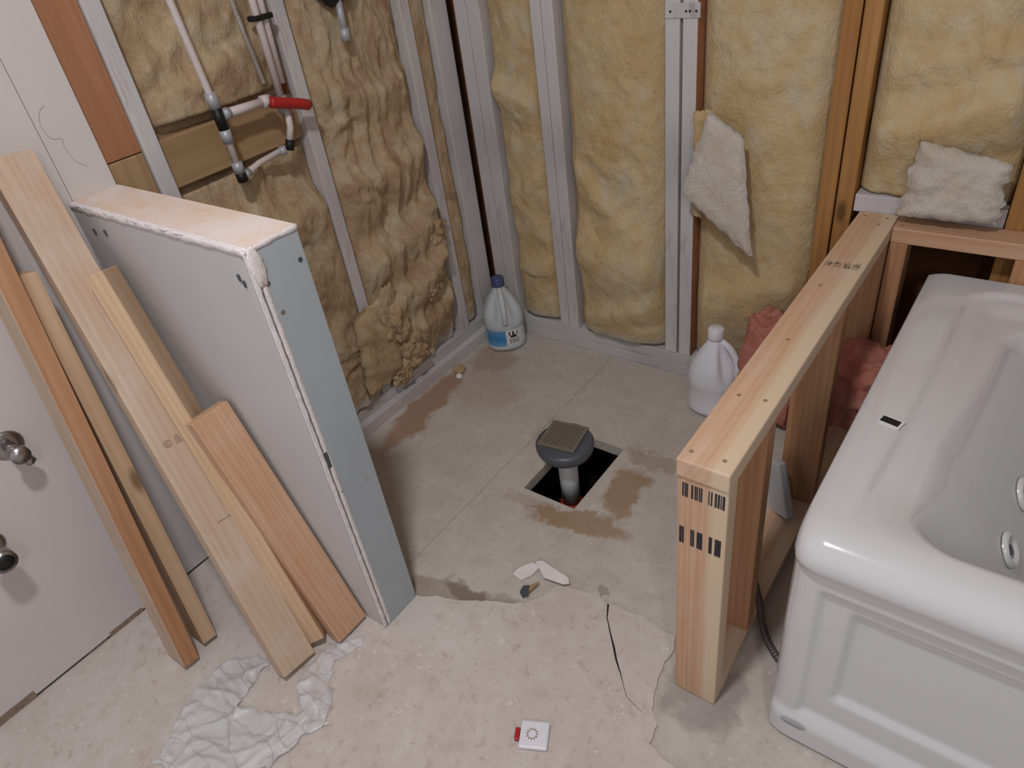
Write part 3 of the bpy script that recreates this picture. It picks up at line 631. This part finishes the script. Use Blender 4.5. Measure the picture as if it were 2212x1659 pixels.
link('compound_edge', strip((PX1 - .0005, PY0, 0.010), (PX1 - .0005, PY0, PZ - .002), (-1, 0, 0), (0, -1, 0), -.0005, .007, .0012, 8, .0014), M['mud'], hw, True)
link('core_edge', strip((PX1 - .006, PY0, 0.010), (PX1 - .006, PY0, PZ - .002), (0, 1, 0), (1, 0, 0), -.0006, .0082, .0062, 4, .0010), M['core'], hw, True)
bm = bmesh.new(); bmesh.ops.create_icosphere(bm, subdivisions=3, radius=1)
for v in bm.verts: v.co = Vector((v.co.x * .004, v.co.y * .014, v.co.z * .036)) * (1 + .3 * noise.noise(v.co * 3))
link('compound_blob', bm, M['mud'], hw, True, Matrix.Translation((PX1 + .0005, PY0 + .014, PZ - .036)))
for (y, z) in ((PY0 + .022, .945), (PY1 - .015, .955), (PY0 + .018, .46), (PY1 - .030, .44), (PY0 + .02, .06), (PY1 - .02, .09), (PY0 + .030, .885)):
    bm = bmesh.new(); tube(bm, [(PX1 - .001, y, z), (PX1 + .0009, y, z)], 0.0045, 12); link('screw_dimple', bm, M['zinc'] if z < .9 else M['slate'], hw)
for (x, z) in ((-1.05, .955), (-1.06, .965), (-1.56, .97), (-1.51, .975)):
    bm = bmesh.new(); tube(bm, [(x, PY0 - .0009, z), (x, PY0 + .001, z - .012)], 0.0035, 12); link('screw_dimple', bm, M['slate'], hw)
bm = bmesh.new(); abox(bm, (PX1 - .001, PY0 + .006, .530), (PX1 + .0008, PY0 + .016, .572), 0.0006); link('gouge', bm, M['slate'], hw)

# ------------------------------------------------------------------ leaning boards
def lean(name, fb, ft, wdir, wid, thick, mat, label, wob=0.0, lift=True):
    """fb/ft: centre of the +X-ish face at bottom/top"""
    fb = Vector(fb); ft = Vector(ft); z = (ft - fb).normalized(); x = Vector(wdir); x = (x - z * x.dot(z)).normalized(); y = z.cross(x)
    if y.x > 0: y = -y
    c0 = fb + y * thick / 2; c1 = ft + y * thick / 2
    o = plank(name, c0, c1, wdir, wid, thick, mat, None, 0.002, wob=wob)
    zmin = min((o.matrix_world @ v.co).z for v in o.data.vertices)
    o.location.z += 0.0078 - zmin
    return tag(o, label, 'board')
L1 = lean('lumber_board', (-1.352, 0.230, 0.01), (-1.535, 0.387, 1.20), (0, 1, 0), 0.038, 0.089, M['fir_orange'], 'orange-edged board standing on edge, farthest left of the leaning boards')
L1.data.materials.append(M['pine_dusty'])
for p in L1.data.polygons:
    if (L1.matrix_world.to_3x3() @ p.normal).y < -.7: p.material_index = 1
lean('lumber_board', (-1.368, 0.293, 0.01), (-1.533, 0.396, 0.935), (0, 1, 0), 0.036, 0.087, M['pine'], 'narrow pine board second from the left, shadow gap on its right')
L3 = lean('lumber_board', (-1.112, 0.368, 0.01), (-1.590, 0.488, 1.130), (0, 1, 0), 0.087, 0.038, M['pine_dusty'], 'longest wide dusty pine board with faint grade stamps, tallest in the pile')
lean('lumber_board', (-1.118, 0.430, 0.01), (-1.438, 0.472, 0.905), (0.64, 0.77, 0), 0.036, 0.088, M['pine'], 'pine board turned on edge between the tallest board and the short one')
L5 = lean('lumber_board', (-1.078, 0.506, 0.01), (-1.285, 0.500, 0.615), (0, 1, 0), 0.089, 0.038, M['fir_pink'], 'shortest leaning board with pinkish cathedral grain, nearest the half wall end')

def local_ink(parent, rects, mat):
    bm = bmesh.new()
    for (x0, z0, x1, z1) in rects: abox(bm, (x0, -.0193, z0), (x1, -.0190, z1))
    o = link('ink_stamp', bm, M[mat], None, False, parent.matrix_world.copy()); bpy.context.view_layer.update()
    o.parent = parent; o.matrix_parent_inverse = parent.matrix_world.inverted(); o.matrix_world = parent.matrix_world.copy(); return o
bpy.context.view_layer.update(); random.seed(5)
r_ = []
for k in range(14):
    a = 2 * math.pi * k / 14; x, z = -.012 + .0075 * math.cos(a), .60 + .0075 * math.sin(a); r_.append((x, z, x + .0022, z + .0022))
for k in range(4): r_.append((-.016, .594 + k * .0035, -.007, .5955 + k * .0035))
for k in range(5): r_.append((.004 + .0006 * k, .592 + .0042 * k, .020 - .0012 * k, .5938 + .0042 * k))
local_ink(L3, r_, 'ink_pale')
local_ink(L3, [(-.002 + .0034 * k, .395, -.0002 + .0034 * k, .395 + .004 * random.uniform(.6, 1.2)) for k in range(12)], 'ink_pale')
# ------------------------------------------------------------------ knee wall beside the tub
KX0, KX1, KZ = -0.369, -0.280, 0.660
kw = empty('knee_wall_frame', (-0.325, 1.3, 0)); tag(kw, 'new wooden knee wall frame with an open top cap beside the bathtub', 'frame')
hstud('top_plate', (KX0 - .001, 0.786, KZ - .038), (KX1 + .001, YB - .002, KZ), 1, M['cap_wood'], kw, 0.003)
hstud('bottom_plate', (KX0, 0.829, 0.001), (KX1, YB - .002, 0.038), 1, M['cap_wood'], kw)
post = hstud('end_post', (KX0, 0.790, 0.001), (KX1, 0.828, KZ - .0385), 2, M['post_wood'], kw, 0.003)
for ys in (0.965, 1.405, 1.745):
    hstud('stud', (KX0, ys, 0.0385), (KX1, ys + .038, KZ - .0385), 2, M['fir_orange'], kw)
# ink stamps on the end post (bars of the lumber grade mark)
def bars(lst, z0, z1, slope=0.0):
    bm = bmesh.new()
    for (a, b_) in lst:
        xa = KX0 + .004 + a * .083; xb = KX0 + .004 + b_ * .083; zz = -0.0
        abox(bm, (xa, 0.7893, z0 + slope * a), (xb, 0.7899, z1 + slope * a))
    return bm
random.seed(3)
link('ink_stamp', bars([(.07, .10), (.12, .15), (.16, .19), (.26, .30), (.33, .36), (.37, .395), (.42, .445), (.46, .49), (.62, .64), (.67, .70), (.75, .79), (.81, .85), (.87, .89), (.91, .955)], 0.578, 0.609), M['ink'], post)
link('ink_stamp', bars([(.02, .07), (.08, .12), (.27, .30), (.31, .35), (.41, .46), (.465, .53), (.67, .71), (.715, .74), (.80, .85), (.855, .90), (.905, .93)], 0.462, 0.503), M['ink'], post)
bm = bmesh.new()
for k in range(20):
    x = KX0 + .008 + k * .0038; h_ = 0.034 * (0.6 + 0.4 * random.random()); 
    if k % 5 == 4: continue
    abox(bm, (x, 1.512, KZ + .0002), (x + .0013, 1.512 + h_, KZ + .0006)); abox(bm, (x, 1.512 + h_ * random.random(), KZ + .0002), (x + .0034, 1.5145 + h_ * .5, KZ + .0006))
link('ink_stamp', bm, M['ink_pale'], kw)
for (x, y) in ((-.355, .812), (-.30, .815), (-.345, .985), (-.30, .99), (-.34, 1.42), (-.35, 1.80), (-.30, 1.80), (-.31, 1.76), (-.33, 1.19)):
    bm = bmesh.new(); tube(bm, [(x, y, KZ - .001), (x, y, KZ + .0008)], 0.0038, 10); link('nail_head', bm, M['nail'], kw)
# frame behind the tub
bf = empty('tub_back_frame', (0.3, 1.79, 0)); tag(bf, 'new wooden frame along the back of the bathtub, butting the knee wall', 'frame')
hstud('top_plate', (KX1 + .002, 1.757, KZ - .040), (1.40, YB + .02 - .022, KZ - .002), 0, M['fir_pink'], bf, 0.003)
hstud('bottom_plate', (KX1 + .002, 1.757, 0.001), (1.40, YB - .002, 0.038), 0, M['fir_orange'], bf)
for x in (KX1 + .002, -0.022, .38, .78, 1.18): hstud('post', (x, 1.757, 0.0385), (x + .040, YB - .002, KZ - .0405), 2, M['fir_orange'], bf)
for (x, y) in ((-.262, 1.775), (-.258, 1.805)):
    bm = bmesh.new(); tube(bm, [(x, y, KZ - .003), (x, y, KZ - .0012)], 0.0038, 10); link('nail_head', bm, M['nail'], bf)
# scrap and conduit inside the knee wall
bm = bmesh.new(); abox(bm, (-.036, -.012, 0), (.036, .012, .15), 0.004)
tag(link('grey_offcut', bm, M['scrap'], None, False, Matrix.Translation((-0.330, 1.33, 0.048)) @ Matrix.Rotation(math.radians(-38), 4, 'Z') @ Matrix.Rotation(math.radians(-24), 4, 'Y')), 'grey offcut leaning on the knee wall bottom plate between two studs', 'offcut')
fc = spline([(-0.375, 1.17, 0.10), (-0.33, 1.11, 0.075), (-0.283, 1.045, 0.048), (-0.257, 1.006, 0.020), (-0.216, 0.963, 0.012), (-0.12, 0.90, 0.012)], 24)
bm = bmesh.new(); tube(bm, fc, .009, 12, True, [0.0088 if k % 2 else 0.0075 for k in range(len(fc))])
tag(link('flexible_conduit', bm, M['conduit'], None, False), 'dark ribbed flexible conduit running from the knee wall to under the tub', 'conduit')

# ------------------------------------------------------------------ bathtub
TX0, TX1, TY0, TY1, TZ = -0.178, 1.36, 0.800, 1.750, 0.566
def sstep(a, b, x):
    t = max(0.0, min(1.0, (x - a) / (b - a))); return t * t * (3 - 2 * t)
def sell(x, y, x0, x1, y0, y1, n=3.2):
    cx, cy, a, b = (x0 + x1) / 2, (y0 + y1) / 2, (x1 - x0) / 2, (y1 - y0) / 2
    return (abs((x - cx) / a) ** n + abs((y - cy) / b) ** n) ** (1 / n)
def rrect(x, y, x0, x1, y0, y1, r):
    """inside distance to a rounded rectangle (positive inside)"""
    cx, cy, a, b = (x0 + x1) / 2, (y0 + y1) / 2, (x1 - x0) / 2 - r, (y1 - y0) / 2 - r
    qx, qy = abs(x - cx) - a, abs(y - cy) - b
    return r - math.hypot(max(qx, 0), max(qy, 0)) - min(max(qx, qy), 0)
def deck_z(x, y):
    z = TZ
    d1 = rrect(x, y, -0.112 + .02 * math.sin(3.0 * (y - 1.0)), 1.29, 0.70, 1.700, .09) * 1.0
    ff = sstep(TY0 + .058, TY0 + .20, y)
    z -= ff * (0.010 * sstep(-.006, .018, d1) + 0.012 * sstep(.02, .08, d1))
    # basin: left end slopes like a backrest
    d = rrect(x, y, -0.045 + .10 * max(0, y - 1.15), 1.22, 0.868, 1.610, .085)
    if d > 0:
        t = d / (0.16 + 0.10 * sstep(.4, .0, x) * sstep(.9, 1.1, y)); g = (math.sqrt(t * t + .02) - .1414)
        z -= 0.37 * (g if g < .75 else 1 - .25 * math.exp(-(g - .75) / .25))
    return z
def apron_y(x, z):
    def inside(x0, x1, z0, z1, w):
        d = min(x - x0, x1 - x, z - z0, z1 - z); return sstep(-w, w, d)
    y = TY0 + 0.014
    y += 0.010 * inside(-0.125, 1.30, 0.090, 0.446, 0.006)
    y += 0.012 * inside(-0.073, 1.25, 0.162, 0.410, 0.006)
    y -= 0.012 * sstep(0.088, 0.060, z)
    return y
def tubmesh():
    bm = bmesh.new()
    xs = [TX0 + .05 * (i / 12) ** 1.6 for i in range(12)]; x = TX0 + .05
    while x < 0.40: xs.append(x); x += 0.0055
    while x < TX1: xs.append(x); x += 0.02
    xs.append(TX1)
    rows = []
    z = .009
    while z < .487: rows.append(('a', None, z)); z += .0065
    for (y, z) in [(.0125, .4895), (.008, .4935), (.003, .498), (.000, .504), (-.002, .512), (-.0015, .522), (.001, .532), (.006, .542), (.014, .5505), (.026, .558), (.040, .5628), (.056, .5655)]: rows.append(('n', TY0 + y, z))
    y = TY0 + .064
    while y < TY1: rows.append(('d', y, 0)); y += 0.0065
    rows.append(('d', TY1, 0)); G = []
    for (k, y, z) in rows:
        row = []
        for x in xs:
            yy = apron_y(x, z) if k == 'a' else y; zz = deck_z(x, y) if k == 'd' else z
            q = max(0.0, 1 - (x - TX0) / 0.045); sh = 0.030 * (1 - math.sqrt(max(0, 1 - q * q)))
            fade = 1.0 if k != 'd' else max(0.0, 1 - (y - TY0 - .056) / .10)
            if k == 'a': fade = .75 + .25 * sstep(.3, .48, z)
            zz -= 0.010 * q ** 2 * (1 if k == 'd' else 0) + (0.010 * q ** 2 * max(0, (z - .5) / .066) if k == 'n' else 0)
            row.append(bm.verts.new((x, yy + sh * fade, zz)))
        G.append(row)
    for a, b in zip(G, G[1:]):
        for i in range(len(a) - 1): bm.faces.new((a[i], a[i + 1], b[i + 1], b[i]))
    for col, sg in ((0, -1), (-1, 1)):
        pa = pb = None
        for (k, _, zz), row in zip(rows, G):
            v = row[col]; f = 0.0 if k == 'a' else (1.0 if k == 'd' else (zz - .4895) / .076)
            o1 = v.co + Vector((sg * .0025, .003 * (1 - f), -.003 * f)); o2 = o1 + Vector((0, .028 * (1 - f), -.026 * f))
            cur = (v, bm.verts.new(o1), bm.verts.new(o2))
            if pa: bm.faces.new((pa[0], pa[1], cur[1], cur[0])); bm.faces.new((pa[1], pa[2], cur[2], cur[1]))
            pa = cur
    a = G[-1]
    for (dx, dy, dz) in [(0, .003, -.003), (0, 0, -.024)]:
        b = [bm.verts.new((v.co.x + dx, v.co.y + dy, v.co.z + dz)) for v in a]
        for i in range(len(a) - 1): bm.faces.new((a[i], a[i + 1], b[i + 1], b[i]))
        a = b
    return bm
tb = empty('bathtub', (0.59, 1.27, 0)); tag(tb, 'glossy white whirlpool bathtub with a panelled front apron', 'bathtub')
link('shell', tubmesh(), M['tub'], tb, True)
def place_on(px, py, lift=0.0):
    e = 1e-3; z = deck_z(px, py); n = Vector((-(deck_z(px + e, py) - z) / e, -(deck_z(px, py + e) - z) / e, 1)).normalized()
    q = n.to_track_quat('Z', 'Y').to_matrix().to_4x4(); q.translation = Vector((px, py, z)) + n * lift; return q
for (px_, py_) in ((0.110, 1.146), (0.112, 1.287)):
    bm = bmesh.new(); lathe(bm, [(0.0001, -.004), (.016, -.004), (.021, .002), (.0245, .007), (.029, .008), (.033, .004), (.034, -.001)], 32, close=False)
    j = link('jet', bm, M['tubjet'], tb, True, place_on(px_, py_, .002))
    bm = bmesh.new(); lathe(bm, [(0.0001, .004), (.009, .004), (.011, .001), (.0115, -.003)], 24, close=False); link('nozzle', bm, M['slate'], j, True, place_on(px_, py_, .002))
# overflow / air control opening on the left deck, and oval foot plug on the apron
m_ = place_on(-0.120, 1.145, 0.0006) @ Matrix.Rotation(math.radians(-12), 4, 'Z')
bm = bmesh.new(); abox(bm, (-.019, -.014, -.001), (.019, .014, .0012), 0.0006)
ov = link('deck_opening', bm, M['label_white'], tb, False, m_)
bm = bmesh.new(); abox(bm, (-.0175, -.0085, .001), (.0145, .0085, .0016), 0.0003); link('dark_slot', bm, M['dark'], ov, False, m_)
bm = bmesh.new(); lathe(bm, [(0.0001, .0012), (.017, .0012), (.019, 0)], 28, fn=lambda x, y, z, a: (x * 1.25, y * .42), close=False)
link('apron_plug', bm, M['fit_grey'], tb, True, Matrix.Translation((-0.128, apron_y(-.128, .062) - .001, .062)) @ Matrix.Rotation(math.radians(90), 4, 'X'))

# ------------------------------------------------------------------ shower drain riser
dr = empty('shower_drain', (-0.898, 1.198, -0.1)); tag(dr, 'shower drain riser with a dark round flange and square grate above the floor cut-out', 'drain')
dm = Matrix.Translation((-0.900, 1.203, 0.136))
bm = bmesh.new(); lathe(bm, [(.030, -.040), (.036, -.024), (.060, -.020), (.072, -.012), (.079, .000), (.082, .012), (.082, .020), (.079, .025), (.072, .0275), (.050, .0275), (.0001, .0275)], 56, close=False)
link('flange', bm, M['slate'], dr, True, dm)
bm = bmesh.new(); abox(bm, (-.055, -.055, .0275), (.055, .055, .035), 0.0012)
gm = Matrix.Translation((-0.910, 1.213, 0.136)) @ Matrix.Rotation(math.radians(9), 4, 'Z'); link('grate', bm, M['grate'], dr, False, gm)
tubeo('pipe', [(-0.896, 1.200, 0.11), (-0.896, 1.200, -0.075)], 0.0275, M['pvc'], dr, 32)
tubeo('coupler', [(-0.896, 1.200, -0.065), (-0.896, 1.200, -0.13)], 0.032, M['orange'], dr, 32)
tubeo('trap_pipe', [(-0.896, 1.200, -0.12), (-0.896, 1.200, -0.47)], 0.034, M['dark'], dr, 32)

# ------------------------------------------------------------------ jugs
def squarish(k):
    def fn(x, y, z, a):
        n = 2 + k; r = math.hypot(x, y); c, s = abs(math.cos(a)), abs(math.sin(a)); f = (c ** n + s ** n) ** (-1 / n); return (x * f, y * f)
    return fn
def jug(name, loc, yaw, H_, R_, body, capm, label, cat, lab=False, fill=None):
    e = empty(name, loc); tag(e, label, cat); m = Matrix.Translation(loc) @ Matrix.Rotation(yaw, 4, 'Z')
    bm = bmesh.new(); z = H_ / 0.285; R = R_ / 0.076
    prof = [(0.0001, .003), (.060, .001), (.072, .005), (.075, .014), (.075, .020), (.0735, .026), (.0735, .098), (.0755, .104), (.076, .115), (.0745, .140), (.069, .162), (.059, .184), (.046, .206), (.033, .226), (.0245, .240), (.0215, .248), (.0200, .254), (.0200, .268)]
    lathe(bm, [(r * R, q * z) for r, q in prof], 48, squarish(.35), close=False)
    # handle recess: push both sides of a ridge facing local +x
    for v in bm.verts:
        if .115 * z < v.co.z < .235 * z and v.co.x > 0:
            a = math.atan2(v.co.y, v.co.x); k = math.exp(-((abs(a) - .62) / .24) ** 2) * math.sin(math.pi * (v.co.z - .115 * z) / (.12 * z)) ; v.co.x -= .017 * k; v.co.y *= 1 - .25 * k
    link('body', bm, M[body], e, True, m)
    bm = bmesh.new(); tube(bm, spline([(.018 * R, 0, .244 * z), (.045 * R, 0, .228 * z), (.066 * R, 0, .200 * z), (.078 * R, 0, .165 * z), (.076 * R, 0, .125 * z)], 6), .0105, 14)
    link('handle', bm, M[body], e, True, m)
    bm = bmesh.new(); lathe(bm, [(0.0001, .285 * z), (.0215, .285 * z), (.0235, .282 * z), (.0245, .256 * z), (.0240, .252 * z), (.0200, .252 * z)], 36, close=False)
    link('cap', bm, M[capm], e, True, m)
    if lab:
        for (a0, a1, mt, z0, z1, rr) in ((-1.15, -.06, 'label_blue', .026, .094, .0742), (-.06, .95, 'label_white', .026, .094, .0742)):
            bm = bmesh.new(); n = 20; va = []
            for k in range(n + 1):
                a = a0 + (a1 - a0) * k / n; x, y = squarish(.35)(rr * R * math.cos(a), rr * R * math.sin(a), 0, a)
                va.append((bm.verts.new((x * 1.004, y * 1.004, z0 * z)), bm.verts.new((x * 1.004, y * 1.004, z1 * z))))
            for p, q in zip(va, va[1:]): bm.faces.new((p[0], q[0], q[1], p[1]))
            lb = link('label', bm, M[mt], e, True, m)
        bm = bmesh.new(); 
        for (a0, a1, z0, z1) in [(.10, .55, .070, .086), (.16, .48, .060, .070)] + [(.12 + k * .055, .12 + k * .055 + (.018 if k % 3 else .03), .034, .056) for k in range(9)]:
            vs = []
            for a in (a0, (a0 + a1) / 2, a1):
                x, y = squarish(.35)(.0742 * R * math.cos(a), .0742 * R * math.sin(a), 0, a); vs.append((x * 1.008, y * 1.008))
            for p, q in zip(vs, vs[1:]): bm.faces.new([bm.verts.new(c) for c in ((*p, z0 * z), (*q, z0 * z), (*q, z1 * z), (*p, z1 * z))])
        link('barcode', bm, M['ink'], lb, True, m)
    return e
jug('bleach_jug', (-1.527, 1.742, 0.0012), math.atan2(-1.74, 1.53) + .05, 0.278, 0.0765, 'milky', 'cap_blue', 'milky plastic jug with a navy cap and blue label in the room corner', 'jug', True)
jug('white_jug', (-0.687, 1.725, 0.0012), math.atan2(-1.7, .68) + 1.15, 0.288, 0.074, 'white_plastic', 'white_plastic', 'opaque white jug with a white cap beside the knee wall', 'jug')

# ------------------------------------------------------------------ things on the floor
def inpoly(x, y, P):
    c = False; n = len(P)
    for i in range(n):
        (x1, y1), (x2, y2) = P[i], P[(i + 1) % n]
        if (y1 > y) != (y2 > y) and x < (x2 - x1) * (y - y1) / (y2 - y1) + x1: c = not c
    return c
BAG1 = [(-1.290,.292),(-1.235,.335),(-1.195,.352),(-1.190,.305),(-1.180,.262),(-1.165,.222),(-1.135,.238),(-1.085,.262),(-1.020,.292),(-.985,.312),(-.955,.318),(-.962,.285),(-.985,.262),(-.985,.225),(-.995,.175),(-1.05,.11),(-1.13,.055),(-1.225,.045),(-1.235,.09),(-1.262,.125),(-1.275,.155),(-1.290,.20),(-1.300,.25)]
BAG2 = [(-1.098,.335),(-1.105,.400),(-1.108,.455),(-1.105,.485),(-1.055,.512),(-1.040,.500),(-1.045,.455),(-1.060,.425),(-1.030,.385),(-.985,.345),(-.965,.310),(-1.015,.292),(-1.050,.305)]
def bagmesh():
    bm = bmesh.new(); st = 0.005; V = {}
    def inside(x, y):
        wx = x + .008 * noise.noise(Vector((x * 40, y * 40, 0))); wy = y + .008 * noise.noise(Vector((x * 40, y * 40, 5)))
        return inpoly(wx, wy, BAG1) or inpoly(wx, wy, BAG2)
    cells = [(i, j) for i in range(80) for j in range(100) if inside(-1.32 + i * st + st / 2, .03 + j * st + st / 2)]
    cs = set(cells)
    def vert(i, j):
        if (i, j) not in V:
            x = -1.32 + i * st; y = .03 + j * st
            bd = not all((i + a, j + b_) in cs for a in (0, -1) for b_ in (0, -1))
            q = Vector((x * 11, y * 11, 2)); wv = noise.noise(Vector((x * 6, y * 6, 1))) * 2
            r = 1 - abs(noise.noise(q + Vector((wv, wv, 0)))) * 2.2; r2 = 1 - abs(noise.noise(q * 2.3 + Vector((wv, 3, 0)))) * 2.2
            z = .0090 + (.011 * max(0, r) ** 3 + .006 * max(0, r2) ** 3 + .003 * (1 + noise.noise(q * .8)))
            if y > .37: z = .0085 + (z - .0095) * .5
            if bd: z = .0085 + (z - .0095) * .3
            V[(i, j)] = bm.verts.new((x, y, z))
        return V[(i, j)]
    for (i, j) in cells: bm.faces.new((vert(i, j), vert(i + 1, j), vert(i + 1, j + 1), vert(i, j + 1)))
    bmesh.ops.smooth_vert(bm, verts=bm.verts, factor=.4, use_axis_x=True, use_axis_y=True, use_axis_z=False)
    return bm
tag(link('plastic_bag', bagmesh(), M['bag'], None, True), 'crumpled translucent white plastic bag under the feet of the leaning boards', 'bag')
# small white plastic container with a red nozzle
bx = empty('white_container', (-0.557, 0.53, 0.0075)); tag(bx, 'small white square plastic piece with a red tip lying on the near floor', 'container')
cm = Matrix.Translation((-0.557, 0.531, 0.0075)) @ Matrix.Rotation(math.radians(27), 4, 'Z')
bm = bmesh.new(); abox(bm, (-.030, -.029, 0), (.030, .029, .012), 0.004); link('body', bm, M['white_plastic'], bx, False, cm)
bm = bmesh.new(); abox(bm, (-.041, -.013, .001), (-.0305, .013, .010), 0.002); link('red_tip', bm, M['red'], bx, False, cm)
bm = bmesh.new()
for k in range(12):
    a = 2 * math.pi * k / 12; r = .0095
    p = [(r * math.cos(a - .2), r * math.sin(a - .2)), (r * 1.5 * math.cos(a), r * 1.5 * math.sin(a)), (r * math.cos(a + .2), r * math.sin(a + .2)), (r * .8 * math.cos(a), r * .8 * math.sin(a))]
    bm.faces.new([bm.verts.new((x - .004, y, .0123)) for x, y in p])
link('gear_print', bm, M['ink_pale'], bx, False, cm)
# torn white drywall scrap pieces with wood chip
tr = empty('drywall_scrap', (-0.79, 0.86, 0.001)); tag(tr, 'broken white drywall scrap at the edge of the skim layer', 'scrap')
def chip(name, pts, z0, z1, mat, parent):
    bm = bmesh.new(); a = [bm.verts.new((x, y, z1)) for x, y in pts]; b_ = [bm.verts.new((x, y, z0)) for x, y in pts]
    bm.faces.new(a); bm.faces.new(b_[::-1])
    for i in range(len(a)): j = (i + 1) % len(a); bm.faces.new((a[i], b_[i], b_[j], a[j]))
    bmesh.ops.bevel(bm, geom=[e for e in bm.edges], offset=.0012, segments=1, affect='EDGES'); return link(name, bm, M[mat], parent)
chip('white_piece', [(-.845, .848), (-.842, .872), (-.822, .902), (-.795, .905), (-.800, .870), (-.815, .842)], .001, .010, 'mud', tr)
chip('white_piece', [(-.812, .905), (-.798, .916), (-.712, .905), (-.700, .892), (-.712, .882), (-.765, .874)], .011, .017, 'mud', tr)
chip('wood_chip', [(-.776, .850), (-.766, .858), (-.775, .815), (-.787, .818)], .010, .015, 'block_wood', tr)
s_ = chip('mortar_lump', [(-.795, .826), (-.782, .836), (-.771, .812), (-.780, .800), (-.792, .806)], .008, .018, 'slate', None); tag(s_, 'small dark grey lump beside the white drywall scrap', 'debris')
# crumbs of insulation and gypsum along the corner
random.seed(11)
for k, (x, y, r) in enumerate(((-1.565, 1.50, .020), (-1.545, 1.47, .012), (-.70, 1.795, .014))):
    bm = bmesh.new(); bmesh.ops.create_icosphere(bm, subdivisions=3, radius=r)
    for v in bm.verts: v.co = v.co * (1 + .5 * noise.noise(v.co * 60)); v.co.z *= .7
    tag(link('rubble_crumb', bm, M['mud'] if k else M['ins_u'], None, True, Matrix.Translation((x, y, r * .6))), ['tan insulation crumb on the slab near the left sill', 'white plaster crumb by the left sill, next to a tan crumb', 'white plaster crumb at the back sill near the white jug'][k], 'debris')

# ------------------------------------------------------------------ stop valves on the drywall
def stopvalve(y, z, tiny, label):
    x = XA + .010; e = empty('stop_valve', (x, y, z)); tag(e, label, 'valve')
    tubeo('wall_flange', [(x + .0003, y, z), (x + .004, y, z), (x + .007, y, z)], .02, M['chrome'], e, 28, [.033, .030, .016])
    tubeo('body', [(x + .006, y, z), (x + .056, y, z)], .0125, M['chrome'], e, 20)
    if tiny:
        tubeo('outlet', [(x + .040, y, z - .004), (x + .040, y + .012, z - .034)], .0085, M['chrome'], e, 18)
        tubeo('outlet_nut', [(x + .040, y + .008, z - .024), (x + .040, y + .015, z - .040)], .0115, M['chrome'], e, 6)
        tubeo('handle', [(x + .056, y, z), (x + .070, y, z)], .019, M['chrome'], e, 22)
    else:
        tubeo('open_pipe_end', [(x + .05, y, z), (x + .056, y, z), (x + .085, y, z)], .021, M['chrome'], e, 28, [.012, .024, .0245])
        tubeo('dark_opening', [(x + .085, y, z), (x + .0856, y, z)], .018, M['dark'], e, 24)
stopvalve(0.218, 0.612, True, 'chrome stop valve on the white drywall, upper of the two')
stopvalve(0.082, 0.428, False, 'open chrome drain pipe end on the white drywall below the stop valve')
